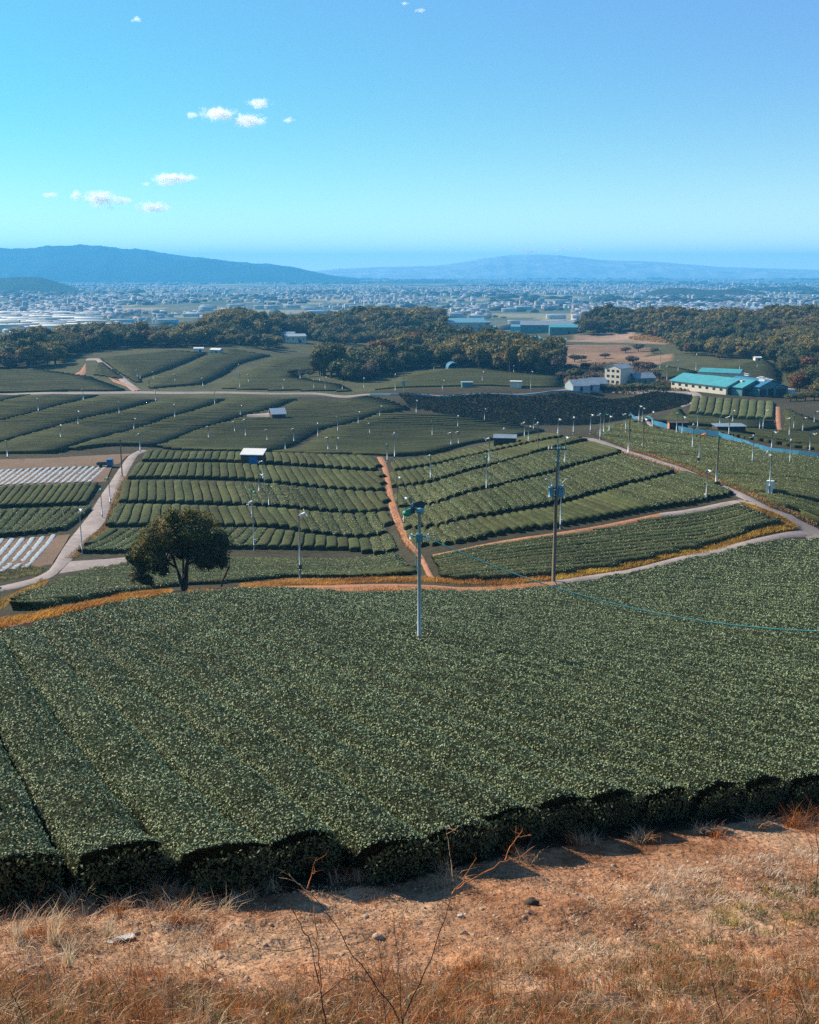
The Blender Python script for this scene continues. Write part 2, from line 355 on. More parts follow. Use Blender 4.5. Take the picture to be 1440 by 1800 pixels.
# ------------------------------------------------------------------ roads and paths
def strip(name, left, right, m, dz=.06, kind='structure', step=3.0, ymin=4, **kw):
    """a draped ribbon between two pixel-traced edges laid on the ground"""
    A = hits(left, ymin); B = hits(right, ymin); n = max(4, int(max(plen(A), plen(B)) / step)); A = resample(A, n); B = resample(B, n)
    k = 5; V = np.stack([A + (B - A) * t for t in np.linspace(0, 1, k)], 1)
    D = V[..., 1]; V = drape(V); V[..., 2] += dz + D * .0003
    V[:, 0, 2] -= .25 + dz; V[:, -1, 2] -= .25 + dz
    wob = .15 * vnoise(V[..., 0]*.4, V[..., 1]*.4, 5); V[:, 0, 0] += wob[:, 0]; V[:, -1, 0] += wob[:, -1]
    id_ = np.arange(n*k).reshape(n, k)
    Fq = np.stack([id_[:-1,:-1].ravel(), id_[:-1,1:].ravel(), id_[1:,1:].ravel(), id_[1:,:-1].ravel()], 1)
    o = link(name, mesh(name, V.reshape(-1, 3), Fq, m, smooth=True)); return tag(o, kind=kind, **kw)
strip('road', [(242,792),(205,825),(172,870),(142,915),(107,955),(88,998),(60,1014),(0,1026),(-80,1040)], [(262,792),(224,840),(206,880),(188,925),(160,950),(135,982),(95,1016),(0,1040),(-80,1056)], M_conc)
strip('path', [(128,982),(225,976),(300,972)], [(100,1012),(225,990),(300,980)], M_conc, dz=.08)
strip('road', [(-60,691),(0,691),(120,689),(240,687),(400,688),(560,690),(700,692),(850,691),(960,688),(1080,684),(1180,683),(1230,688)],
      [(-60,696.5),(0,696.5),(120,693.5),(240,692),(400,692),(560,694),(700,695.5),(850,694.5),(960,692),(1080,690),(1180,690),(1215,694)], M_road, step=6, ymin=300)
strip('road', [(1195,682),(1230,690),(1238,697),(1225,708),(1200,717)], [(1180,686),(1212,694),(1222,701),(1215,707),(1195,715)], M_conc, dz=.12, step=3, ymin=300)
strip('path', [(155,630),(175,630),(215,660),(250,686)], [(150,634),(168,633),(200,660),(232,688)], M_conc, dz=.1, step=4, ymin=400)
strip('road', [(1020,768),(1045,769),(1100,788),(1160,808),(1240,838),(1300,862),(1350,890),(1440,925),(1560,960)],
      [(1012,775),(1040,778),(1095,796),(1155,815),(1230,845),(1280,866),(1320,890),(1400,935),(1500,975)], M_road)
strip('path', [(760,974),(813,964),(960,938),(1147,904),(1160,901)], [(762,982),(813,973),(960,948),(1147,913),(1160,911)], M_soilpath, dz=.07)
strip('path', [(1160,901),(1295,876),(1330,885)], [(1160,911),(1295,885),(1325,893)], M_conc, dz=.1)
strip('path', [(1395,930),(1340,943),(1240,966),(1150,988),(1060,1006),(973,1020)], [(1440,944),(1340,955),(1240,978),(1150,1002),(1060,1018),(980,1028)], M_conc, dz=.08)
strip('path', [(973,1020),(880,1028),(800,1030),(640,1022),(500,1026),(420,1034)], [(980,1032),(880,1044),(800,1044),(640,1040),(500,1040),(420,1044)], M_soilpath, dz=.05)
strip('path', [(300,1038),(200,1053),(100,1075),(0,1098),(-120,1125)], [(300,1046),(200,1062),(100,1085),(0,1110),(-120,1138)], M_soilpath, dz=.05)
strip('path', [(660,804),(672,830),(678,870),(684,900),(700,940),(735,985),(752,1018)], [(676,804),(686,830),(694,870),(703,900),(720,940),(748,980),(768,1018)], M_soilpath, dz=.07, ymin=100)
strip('path', [(815,803),(860,793),(915,782)], [(818,808),(862,800),(915,787)], M_soilpath, dz=.07, ymin=100)
strip('path', [(1362,716),(1365,760)], [(1372,716),(1377,760)], M_soilpath, dz=.1, ymin=250)
strip('path', [(1112,733),(1140,752)], [(1124,733),(1150,750)], M_conc, dz=.1, ymin=200)
strip('field', [(-60,806),(80,803),(238,796)], [(-60,838),(90,828),(205,820)], M_brown, dz=.05)
strip('field', [(-60,826),(90,822),(200,816)], [(-60,866),(90,858),(184,852)], M_brown, dz=.09)
strip('field', [(-60,940),(60,936),(128,930)], [(-60,1024),(40,1010),(84,1000)], M_brown, dz=.09)
strip('path', [(60,682),(90,672),(120,664),(140,652),(150,640)], [(62,688),(98,684),(135,672),(152,655),(152,642)], M_soilpath, dz=.1, ymin=450)
strip('path', [(185,660),(215,672),(245,685)], [(200,672),(225,680),(240,688)], M_soilpath, dz=.16, ymin=450)

# ------------------------------------------------------------------ tea hedges
def leafquads(P, N, size, col, cvar=.25, asp=.5, jit=.8):
    """small leaf blades at P facing N (jittered); returns V, F, C"""
    n = len(P); 
    Nn = N + rng.normal(0, jit, (n, 3)); Nn /= np.linalg.norm(Nn, axis=1)[:, None]
    T = np.cross(Nn, rng.normal(0, 1, (n, 3))); T /= np.linalg.norm(T, axis=1)[:, None] + 1e-9
    B = np.cross(Nn, T); s = (size * rng.uniform(.6, 1.3, n))[:, None]
    V = np.stack([P - T*s, P - B*s*asp, P + T*s, P + B*s*asp], 1).reshape(-1, 3)
    Fq = np.arange(4*n, dtype=np.int32).reshape(n, 4)
    c = np.asarray(col) * (1 + rng.uniform(-cvar, cvar, (n, 1)))
    c = np.repeat(c, 4, axis=0)
    return V, Fq, c
PROF = np.array([(-.9,0),(-1,.5),(-.95,.76),(-.66,.95),(0,1.03),(.66,.95),(.95,.76),(1,.5),(.9,0)])
TEA = np.array([.104, .126, .050])
def hedge_geo(C, wid, hgt, seg, leaf=None, tone=1.0, seed=0, wob=.05, mono=0):
    """hedge along world centre line C; returns V, F, C(ol). leaf = density scale of real leaves on it"""
    L = plen(C); n = max(4, int(L / seg) + 1); C = resample(C, n)
    T = np.gradient(C[:, :2], axis=0); T /= np.linalg.norm(T, axis=1)[:, None] + 1e-9
    Nn = np.stack([T[:, 1], -T[:, 0]], 1)
    s = np.linspace(0, L, n); e = np.clip(np.minimum(s, L - s) / .5, 0, 1); endf = np.sqrt(np.clip(1 - (1-e)**2, 0.05, 1))
    endf[0] = endf[-1] = .78 if wid < 1.5 else rng.uniform(.86, 1.03)
    k = len(PROF); wn = 1 + .09 * vnoise(s*.35, s*0 + seed, 3) ; hn = 1 + .08 * vnoise(s*.3, s*0 + seed, 9)
    X = C[:, None, 0] + Nn[:, None, 0] * PROF[None, :, 0] * (wid/2 * wn * endf)[:, None]
    Y = C[:, None, 1] + Nn[:, None, 1] * PROF[None, :, 0] * (wid/2 * wn * endf)[:, None]
    base = H(X, Y); zc = H(C[:, 0], C[:, 1])
    Z = (base*.5 + zc[:, None]*.5) * 1.0 + PROF[None, :, 1] * (hgt * hn * (.86 + .14*endf))[:, None]
    if wid > 1.5: Z[0, 2] += .1; Z[0, 6] += .1; Z[0, 4] -= .03; Z[1, 2] += .05; Z[1, 6] += .05
    Z[:, 0] = base[:, 0] - .15
    if seg < 1.7:
        low = np.array([1,.75,.2,0,0,0,.2,.75,1.]) * .38
        X[0] += T[0, 0]*low; Y[0] += T[0, 1]*low; X[-1] -= T[-1, 0]*low; Y[-1] -= T[-1, 1]*low
    Z[:, 0] = base[:, 0] - .15; Z[:, -1] = base[:, -1] - .15
    nz = wob * vnoise(X*2.1, Y*2.1 + seed*3, 11); Z[:, 1:-1] += nz[:, 1:-1]
    V = np.stack([X, Y, Z], -1)
    # rounded end caps: an extra centre point each
    id_ = np.arange(n*k).reshape(n, k)
    Fq = np.stack([id_[:-1,:-1].ravel(), id_[1:,:-1].ravel(), id_[1:,1:].ravel(), id_[:-1,1:].ravel()], 1)
    VV = V.reshape(-1, 3); Fs = [Fq]
    c0 = (V[0, 0] + V[0, -1])/2 + (0, 0, hgt*.4) - np.array([*T[0], 0])*-.1; c1 = (V[-1, 0] + V[-1, -1])/2 + (0, 0, hgt*.4) - np.array([*T[-1], 0])*.1
    VV = np.concatenate([VV, [c0, c1]]); a = n*k
    Fs.append(np.array([(id_[0, j], id_[0, (j+1)%k], a) for j in range(k)])); Fs.append(np.array([(id_[-1, (j+1)%k], id_[-1, j], a+1) for j in range(k)]))
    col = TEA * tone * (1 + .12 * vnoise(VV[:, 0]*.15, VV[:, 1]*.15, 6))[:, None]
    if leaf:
        col = col * min(1, (.24 if leaf > .9 else .75))  # surface under the leaves darkened, painting shade into the gaps between them
        Dm = np.hypot(*C[:, :2].T); 
        cs = C[1:]; seglen = L / (n-1); rows = []
        U = C[:, 0] / C[:, 1]; vis = (np.abs(U) < .52)
        dens = leaf * 900 * (20 / np.maximum(Dm, 15)) ** 1.35 * vis
        cnt = rng.poisson(dens * seglen * (wid*1.25)).astype(int)
        ii = np.repeat(np.arange(n), cnt); ii = np.minimum(ii, n-2); m = len(ii)
        if m:
            fs = rng.random(m); fj = rng.random(m) * (k-1); fj = np.where(rng.random(m) < .62, 1.7 + fj*4.6/(k-1), fj)
            # fewer on the vertical sides' lower part
            j = np.minimum(fj.astype(int), k-2); b = fj - j
            p = (V[ii, j]*(1-b)[:, None] + V[ii, j+1]*b[:, None])*(1-fs)[:, None] + (V[ii+1, j]*(1-b)[:, None] + V[ii+1, j+1]*b[:, None])*fs[:, None]
            du = V[ii, j+1] - V[ii, j]; dv = V[ii+1, j] - V[ii, j]; N = np.cross(dv, du); N /= np.linalg.norm(N, axis=1)[:, None] + 1e-9; N *= np.sign((N * (p - (C[ii] + [0, 0, 0.3]))).sum(1))[:, None]
            d = np.hypot(p[:, 0], p[:, 1]); size = .027 * (np.maximum(d, 15)/20)**.62
            p = p + N * (rng.uniform(-.02, .06, m) * (d/25)**.4)[:, None]
            hue = rng.random(m)[:, None]
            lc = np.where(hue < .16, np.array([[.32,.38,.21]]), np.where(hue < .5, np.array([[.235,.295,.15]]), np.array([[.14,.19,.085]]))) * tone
            lv, lf, lcol = leafquads(p, N*1.0, size, lc, jit=.8)
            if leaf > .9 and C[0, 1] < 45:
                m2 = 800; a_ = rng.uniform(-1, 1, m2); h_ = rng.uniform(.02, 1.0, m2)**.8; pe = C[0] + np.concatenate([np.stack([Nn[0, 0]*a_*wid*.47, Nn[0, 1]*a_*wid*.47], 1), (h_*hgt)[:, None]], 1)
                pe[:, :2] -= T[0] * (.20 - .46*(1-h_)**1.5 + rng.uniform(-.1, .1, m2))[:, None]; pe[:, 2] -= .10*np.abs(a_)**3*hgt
                ev, ef, ec = leafquads(pe, np.tile([-T[0, 0], -T[0, 1], .1], (m2, 1)), .034, np.array([.075,.10,.042]), jit=.7); Fs[3:3] = []; lf2 = ef; lv = np.concatenate([lv, ev]); lcol = np.concatenate([lcol, ec]); lf = np.concatenate([lf, ef + len(lf)*4])  # leaves of the shaded row ends, coloured darker to put that shade in
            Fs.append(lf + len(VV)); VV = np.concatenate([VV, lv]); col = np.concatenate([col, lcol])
    return VV, Fs, col
HEDGES = []      # (apparent size, V, F, col, label)
def mkhedge(geo, label, group):
    V, Fs, col = geo; nl = 0
    org = V[0].copy(); org[2] = V[:, 2].min()
    mi = None
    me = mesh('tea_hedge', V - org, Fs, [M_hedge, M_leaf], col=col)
    npo = [len(f) for f in Fs]
    a = np.zeros(sum(npo), dtype=np.int32)
    if len(npo) > 3: a[sum(npo[:3]):] = 1
    me.polygons.foreach_set('material_index', a)
    sm = np.zeros(sum(npo), bool); sm[:npo[0]] = True; me.polygons.foreach_set('use_smooth', sm)
    o = link('tea_hedge', me); o.location = org
    return tag(o, label, 'tea hedge', group)
# --- the big field in front: rows run away to the left, 27.6 degrees off the view
FR = hits([(-400,1260),(-200,1200),(0,1147),(100,1117),(200,1087),(300,1069),(420,1056),(520,1052),(720,1052),(830,1053),(900,1051),(1000,1040),(1100,1021),(1200,995),(1300,971),(1440,957)])
FR = np.concatenate([FR, [FR[-1] + (60, 30, 0)]])
s_ = np.array([.886, .463]); r_ = np.array([-.463, .886]); P0 = np.array([-6.05, 17.1])
FPoly = np.concatenate([FR[:, :2], [[140, 170], [140, 60], P0 + s_*70 + r_*-9, P0 - s_*20 - r_*9, FR[0, :2] - (60, 0)]])
POLES_NEAR = [hit(737, 1131)]
k_used = []
FE = hits([(-500,1640),(-200,1622),(0,1603),(105,1592),(280,1575),(440,1568),(600,1556),(720,1540),(800,1518),(900,1492),(1050,1468),(1200,1450),(1400,1424),(1700,1400),(2300,1380)])
FEk = (FE[:, 0]-P0[0])*s_[0] + (FE[:, 1]-P0[1])*s_[1]; FEr = (FE[:, 0]-P0[0])*r_[0] + (FE[:, 1]-P0[1])*r_[1]
for k in range(-4, 80):
    base = P0 + s_ * (1.65*k + .83) + r_ * float(np.interp(1.65*k + .83, FEk, FEr))
    t = np.arange(0, 190, .5); bend = 1.1 * np.sin(t/23 + k*.012) * np.clip(t/40, 0, 1)
    X = base[0] + r_[0]*t + s_[0]*bend; Y = base[1] + r_[1]*t + s_[1]*bend
    t0 = rng.uniform(-.25, .5) ; ok = inpoly(X, Y, FPoly) | (t < 3)
    if not ok[:8].all(): continue
    e = np.argmax(~ok) if (~ok).any() else len(t)
    X = X[:e]; Y = Y[:e]; 
    vis = (np.abs(X/Y) < .50)
    if not vis.any(): continue
    a, b = np.argmax(vis), len(vis) - np.argmax(vis[::-1]); X, Y = X[a:b], Y[a:b]
    if len(X) < 4: continue
    if a == 0: X = np.concatenate([[X[0] - r_[0]*t0], X[1:]]); Y = np.concatenate([[Y[0] - r_[1]*t0], Y[1:]])
    C = np.stack([X, Y, H(X, Y)], 1)
    k_used.append((k, C))
for q, (k, C) in enumerate(k_used):
    geo = hedge_geo(C, 1.51, .98, .45, leaf=1.0, tone=1.05 + .10*math.sin(k*1.7)*math.sin(k*.6+1), seed=k, wob=.05)
    mkhedge(geo, f'tea hedge of the big front field, {nth(q+1)} row from the left', 'long tea hedges of the front field')

# --- fields of shorter rows
def rows(st, pitch, where, poly=None, wid=.94, hgt=.68, seg=1.6, tone=1.0, keep=None, ymin=60, wob=.04, prio=1.0, skip=None):
    """st: stations (Ax,Ay,Bx,By) in photo pixels; rows run from A to B, spaced by pitch metres"""
    A = hits([(a, b) for a, b, c, d in st], ymin); B = hits([(c, d) for a, b, c, d in st], ymin)
    # spacing measured across the rows at mid-length
    Mx = (A + B) / 2; dr = (B - A)[:, :2]; dr /= np.linalg.norm(dr, axis=1)[:, None] + 1e-9
    acc = [0]
    for i in range(len(st)-1):
        m = Mx[i+1, :2] - Mx[i, :2]; d = (dr[i] + dr[i+1]) / 2; acc.append(acc[-1] + abs(m[0]*d[1] - m[1]*d[0]))
    acc = np.array(acc); nrow = max(2, int(acc[-1] / pitch)); tt = (np.arange(nrow) + .5) / nrow * acc[-1]
    Pw = hits(poly, ymin) if poly is not None else None
    out = []
    for q, t in enumerate(tt):
        a = np.array([np.interp(t, acc, A[:, c]) for c in range(3)]); b = np.array([np.interp(t, acc, B[:, c]) for c in range(3)])
        n = max(8, int(np.linalg.norm(b-a) / .7)); C = a + (b - a) * np.linspace(0, 1, n)[:, None]
        d2 = (b-a)[:2]/ (np.linalg.norm((b-a)[:2]) + 1e-9); nn = np.array([d2[1], -d2[0]]); L = np.linalg.norm(b-a)
        C[:, :2] += nn * (.13 * np.sin(np.linspace(0, 1, n) * math.pi * 1.5 + 1.0) * min(1, L/12))[:, None]
        C = drape(C)
        if Pw is not None:
            ok = inpoly(C[:, 0], C[:, 1], Pw)
            if ok.sum() < 2: continue
            e_ = np.flatnonzero(np.diff(np.concatenate([[0], ok.astype(int), [0]]))); 
            for i0, i1 in zip(e_[::2], e_[1::2]):
                if i1 - i0 > 2 and plen(C[i0:i1]) > 1.6: out.append(C[i0:i1])
        else: out.append(C)
    pw = acc[-1] / nrow
    for q, C in enumerate(out):
        geo = hedge_geo(C, pw * wid, hgt, seg, leaf=(None if where == 'far' else .38), tone=tone * (1 + .06*math.sin(q*2.3) + .09*rng.normal()) * np.array([1 + .12*rng.random(), 1, 1]), seed=q, wob=wob)
        D = C[:, 1].mean(); HEDGES.append((prio * plen(C) ** .5 / D * 100, geo, where(q, len(out)) if callable(where) else f'{nth(q+1)} hedge from the {"front" if "strip" in where or "band" in where else "left"} in {where}', where))
    return out
def V4(A, B): return [(a[0], a[1], b[0], b[1]) for a, b in zip(A, B)]
g5 = 'the terraced field beside the track'
# mid-left terraces, rows up and down the picture
rows(V4([(262,794),(440,798),(655,806)], [(248,812),(436,814),(680,829)]), 1.75, 'the top terrace left of the gully', [(262,793),(248,813),(423,815),(470,816),(668,830),(664,806),(440,796)], ymin=100)
rows(V4([(243,818),(440,820),(672,833)], [(222,843),(446,846),(722,864)]), 1.7, 'the second terrace left of the gully', [(243,816),(221,845),(480,851),(678,864),(672,832),(480,819),(423,818)])
rows(V4([(218,849),(340,850),(480,855),(676,867)], [(207,885),(345,887),(500,893),(708,900)]), 1.7, 'the third terrace left of the gully', [(218,848),(206,887),(480,892),(683,899),(678,867),(480,854)])
rows(V4([(207,891),(380,893),(480,897),(682,902)], [(183,927),(390,928),(503,930),(708,938)]), 1.7, 'the fourth terrace left of the gully', [(207,890),(186,929),(480,930),(686,938),(683,902),(480,896)])
rows(V4([(190,935),(220,935),(447,934),(500,935),(610,938),(690,943)], [(98,979),(140,973),(410,966),(483,966),(610,968),(700,970)]), 1.75, 'the lowest terrace left of the gully', [(182,934),(133,977),(223,972),(480,967),(700,971),(688,942),(480,933)])
# small plots left of the track
rows(V4([(-10,861),(176,852)], [(-48,896),(150,888)]), 1.4, 'the upper plot left of the concrete track', [(-60,864),(182,851),(166,889),(-60,899)])
rows(V4([(-20,900),(168,893)], [(-70,948),(112,932)]), 1.5, 'the lower plot left of the concrete track', [(-60,903),(172,893),(138,932),(-60,950)])
# right-hand terraces
L0 = [(690,812),(770,801),(870,779),(960,763)]
L1 = [(690,830),(767,818),(812,807),(900,788),(962,774),(1015,768)]
L2 = [(692,858),(767,848),(857,824),(960,793),(1030,776)]
L3 = [(706,893),(767,888),(860,864),(960,836),(1093,799)]
L4 = [(716,935),(767,929),(863,911),(960,893),(1103,854),(1207,829)]
L5 = [(742,967),(813,958),(960,931),(1147,898),(1287,872)]
def yat(L, x): return float(np.interp(x, [p[0] for p in L], [p[1] for p in L]))
def band(T, Bt, xs, sh, where, right, dyt=3, pitch=1.35, **kw):
    st = [(x, yat(T, x) + dyt, x + s, yat(Bt, x + s)) for x, s in zip(xs, sh)]
    lx = T[0][0]; poly = [(p[0], p[1] + dyt) for p in T] + right + [p for p in Bt[::-1]]
    rows(st, pitch, where, poly, **kw)
band(L0, L1, [672,760,860,960], [10,14,22,35], 'the top terrace right of the gully', [], 2)
band(L1, L2, [660,740,850,960,1020], [15,18,30,45,60], 'the second terrace right of the gully', [(1040,778)])
band(L2, L3, [655,740,850,960,1040], [20,24,34,52,70], 'the third terrace right of the gully', [(1060,785),(1093,797)])
band(L3, L4, [650,740,850,960,1093], [24,28,36,56,95], 'the fourth terrace right of the gully', [(1150,814),(1207,828)])
band(L4, L5, [690,760,860,960,1100,1207], [24,28,38,58,90,110], 'the lowest terrace right of the gully', [(1250,848),(1287,868)])
# strip fields: rows along their length
FL = [(20,1086),(45,1050),(90,1026),(150,1006),(240,990),(330,981),(440,977),(700,976),(738,1012),(640,1016),(500,1016),(400,1026),(330,1030),(300,1033),(200,1048),(100,1068)]
rows([(0,1110,300,1052),(0,1110,300,1052)][:0] + [(30,1100,620,1040),(30,1065,735,1014),(80,1030,725,994),(180,998,705,977),(330,980,700,974)], 1.7, 'the strip field behind the lone tree', FL, seg=1.3, hgt=.6)
rows([(772,1060,1400,985),(772,1018,1400,945),(770,1004,1370,920),(760,990,1330,900),(752,978,1295,886)], 1.25, 'the long strip field right of the gully', [(756,986),(813,976),(960,952),(1147,918),(1290,891),(1374,922),(1250,958),(1140,985),(1060,1001),(973,1013),(880,1022),(772,1022)], seg=1.5)
# the near right field beyond the road
rt = [(1040,772),(1100,786),(1165,806),(1245,837),(1305,862),(1355,888),(1440,920),(1500,940)]
lines = [[(1050,771),(1150,790),(1300,815),(1500,850)],[(1050,763),(1110,772),(1220,790),(1330,806),(1500,832)],[(1060,756),(1200,766),(1280,778),(1500,822)],[(1060,748),(1150,754),(1260,768),(1380,794),(1500,808)]]
fieldR = [(1050,768)] + rt[1:] + [(1520,940),(1520,812),(1440,806),(1380,798),(1300,782),(1240,770),(1160,757),(1110,742),(1060,752)]
def bandlines(lines, pitch, where, poly, gap=1.5, **kw):
    for a, b, where in zip(lines[:-1], lines[1:], ['the %s band up from the road junction' % k for k in ONES[1:]]):
        rows([(a[0][0], a[0][1]-gap, a[-1][0], a[-1][1]-gap), (b[0][0], b[0][1], b[-1][0], b[-1][1])], pitch, where, poly, **kw)
RL = [[(1040,972),(1520,972)],[(1040,860),(1520,905)],[(1040,826),(1520,876)],[(1040,792),(1520,852)],[(1040,768),(1520,834)],[(1040,758),(1520,826)],[(1040,744),(1520,812)]]
bandlines(RL, 1.35, '', fieldR, gap=4.0, seg=2.5, ymin=120)
IND_CUT = len(HEDGES)
# far fields: long rows across the picture, split by slanting furrows
def diag_field(left, right, y0, y1, pitch, ymin, tone=1.0, x0=-60, x1=1500, sl=0.0, **kw):
    """polygon between two slanting furrows; rows run across"""
    poly = left + right[::-1]
    rows([(x0, y1 - sl*0 , x1, y1 + sl), (x0, (y0+y1)/2, x1, (y0+y1)/2 + sl), (x0, y0, x1, y0 + sl)], pitch, 'far', poly, ymin=ymin, seg=9, tone=tone*.56, wid=.84, hgt=.85, wob=.0, prio=.3, **kw)
D0 = [(-60,722),(0,708),(57,696)]; D1 = [(-60,760),(0,743),(100,716),(187,695)]; D2 = [(-60,802),(0,783),(150,738),(317,692)]
D3 = [(110,797),(200,766),(300,735),(427,694)]; D4 = [(273,786),(350,757),(430,733),(480,722),(545,695)]; D5 = [(463,796),(570,756),(660,731),(728,719)]
def off(L, dx): return [(a + dx, b) for a, b in L]
diag_field([(-70,697),(-60,697)], off(D0,-1), 695, 722, 3.4, 200, x1=300)
diag_field(off(D0,1), off(D1,-1), 695, 762, 3.4, 200, x1=500)
diag_field(off(D1,1), off(D2,-2), 694, 803, 3.4, 200, x1=700)
diag_field(off(D2,1), [(110,797)] + off(D3,-2)[1:], 692, 800, 3.4, 200, x1=800)
diag_field(off(D3,1), off(D4,-3), 692, 798, 3.4, 150, x1=900)
diag_field(off(D4,1), [(463,796)] + off(D5,-6)[1:] + [(690,708),(640,697)], 694, 796, 3.4, 150, x1=1000, tone=.95)
diag_field([(480,797)] + off(D5,3)[1:], [(640,800),(700,803),(780,796),(870,774),(960,758),(900,745),(850,741),(790,728)], 720, 803, 3.4, 150, x1=1100, tone=.92)
# beyond the road
diag_field([(-60,690),(-60,655)], [(225,688),(160,664),(60,650)], 650, 688, 4.2, 430, x1=500)
diag_field([(165,660),(175,636)], [(220,668),(205,655)], 636, 668, 4.2, 430, x1=500)
diag_field([(252,680),(200,650),(176,630)], [(240,665),(290,650),(360,623)][0:0] + [(248,666),(300,650),(366,622),(300,617)], 615, 670, 4.2, 430, x1=700)
diag_field([(262,684),(262,668),(310,652),(372,625)], [(395,668),(420,645),(480,628),(470,618),(400,618)][::-1][0:0] + [(360,676),(395,660),(420,642),(478,626),(400,614)], 614, 682, 4.2, 430, x1=900)
diag_field([(390,684),(430,658),(490,630)], [(620,688),(600,678),(520,664),(540,655),(610,640),(560,625)], 622, 686, 4.2, 430, x1=900)
diag_field([(655,688),(700,664),(790,650)], [(990,684),(990,664),(850,650)], 648, 688, 4.2, 430, x1=1100)
diag_field([(1140,640),(1165,668),(1200,662)], [(1370,690),(1375,650),(1340,632)], 630, 676, 4.2, 430, x0=1000, x1=1500)
# fields beyond the blue net
rows(V4([(1218,700),(1362,708)], [(1208,732),(1358,738)]), 2.6, 'far', [(1222,699),(1362,709),(1359,741),(1212,728)], ymin=250, seg=4, prio=.3, hgt=1.0)
diag_field([(1125,741),(1190,716),(1210,735)], [(1362,756),(1360,744),(1215,733)], 716, 760, 2.8, 250, x0=1050, x1=1500)
diag_field([(1150,745),(1280,762),(1440,790)], [(1520,800),(1520,765),(1370,760),(1240,752)], 745, 800, 2.8, 215, x0=1050, x1=1560)
diag_field([(1380,762),(1376,718)], [(1520,735),(1520,770)], 712, 765, 2.8, 250, x0=1300, x1=1560)

N_front = len(k_used)
order = sorted(range(len(HEDGES)), key=lambda i: -HEDGES[i][0])
ind = set([i for i in order if i < IND_CUT][:300 - N_front])
for i in sorted(ind):
    s, geo, lab, wh = HEDGES[i]; mkhedge(geo, lab, f'tea hedges of {wh}'[:90])
Vs, F4, F3, Cs, n0 = [], [], [], [], 0
for i in range(len(HEDGES)):
    if i in ind: continue
    V, Fs, c = HEDGES[i][1]; Vs.append(V); Cs.append(c); F4.append(Fs[0] + n0); F3 += [Fs[1] + n0, Fs[2] + n0]; n0 += len(V)
o = link('tea_hedges', mesh('tea_hedges', np.concatenate(Vs), [np.concatenate(F4), np.concatenate(F3)], M_hedge, col=np.concatenate(Cs), smooth=True))
tag(o, 'rows of clipped tea hedges covering the distant fields', 'tea hedges', kind='stuff')
print('hedges', N_front, len(HEDGES), 'verts', n0)

# ------------------------------------------------------------------ silver mulch plots, bare soil
def mulch(st, pitch, poly, where):
    A = hits([(a, b) for a, b, c, d in st], 60); B = hits([(c, d) for a, b, c, d in st], 60); Pw = hits(poly, 60)
    n = int(np.linalg.norm(A[-1]-A[0]) / pitch); q = 0
    for t in (np.arange(n)+.5)/n:
        a = A[0]+(A[-1]-A[0])*t; b = B[0]+(B[-1]-B[0])*t; C = drape(a+(b-a)*np.linspace(0, 1, 40)[:, None]); ok = inpoly(C[:, 0], C[:, 1], Pw)
        if ok.sum() < 3: continue
        C = C[np.argmax(ok):len(ok)-np.argmax(ok[::-1])]; q += 1
        V, Fs, c = hedge_geo(C, .8, .2, .8, wob=.06, seed=q); org = V[0].copy()
        o = link('mulch_sheet', mesh('mulch_sheet', V-org, Fs, M_mulch, smooth=True)); o.location = org
        tag(o, f'{nth(q)} silver plastic mulch strip from the left in {where}', 'mulch sheet', f'silver mulch strips in {where}')
mulch([(-40,826,-90,860),(195,818,160,850)], 1.35, [(-60,832),(196,819),(175,848),(-60,860)], 'the plot below the bare soil')
mulch([(-40,945,-110,1010),(105,938,45,1004)], 1.5, [(-60,950),(98,940),(62,996),(-60,1014)], 'the plot beside the track bend')

# ------------------------------------------------------------------ poles
def fan_head(kind):
    """motor on a tilted bracket with blades in a plane facing +Y/down"""
    b = MB(); mt = {'white': M_white, 'teal': M_steel, 'green': M_green}[kind]
    return mt
def make_fan(kind, h=7.4, r=.085):
    t = empty('frost_fan', (0, 0, -500)); mt = {'white': M_white, 'teal': M_steel, 'green': M_green, 'concrete': M_white}[kind]
    p = MB(); p.tube([(0,0,-.3),(0,0,.9)], r*1.35, 8); p.tube([(0,0,.9),(0,0,h)], [r, r*.8], 8); p.build('pole', M_pole if kind == 'concrete' else M_steel, t, True)
    m = MB(); m.tube([(0,0,h-.05),(0,.25,h+.12)], .07, 6); m.tube([(0,.05,h+.16),(0,.75,h-.12)], [.2,.17], 8); m.build('motor', mt, t, True)
    hub = np.array([0, .85, h-.16]); ax = np.array([0, .93, -.36]); a1 = np.array([1.0, 0, 0]); a2 = np.cross(ax, a1)
    for k in range(3):
        q = 2.094*k + .4; d = math.cos(q)*a1 + math.sin(q)*a2; s = np.cross(ax, d)*.9 + ax*.35
        bl = MB(); P = [hub + d*.06 - s*.05, hub + d*.5 - s*.12, hub + d*.62, hub + d*.5 + s*.09, hub + d*.06 + s*.05]
        P = np.array(P); bl.add(np.concatenate([P, P + ax*.03]), [(0,1,2,3,4),(9,8,7,6,5)] + [(i,(i+5),(i+1)%5+5,(i+1)%5) for i in range(5)])
        bl.build('blade', mt, t)
    c = MB(); c.box((0, -r-.08, 1.5), (.26, .16, .42)); c.build('control_box', mt, t)
    return t
def copy_tree(o, parent=None):
    c = o.copy(); COL.objects.link(c); c.parent = parent
    for ch in list(o.children): copy_tree(ch, c)
    return c
PROTO = {}
def fan(kind, far): 
    k = (kind, far)
    if k not in PROTO: PROTO[k] = make_fan(kind, r=.085 if not far else .12); return PROTO[k]
    return copy_tree(PROTO[k])
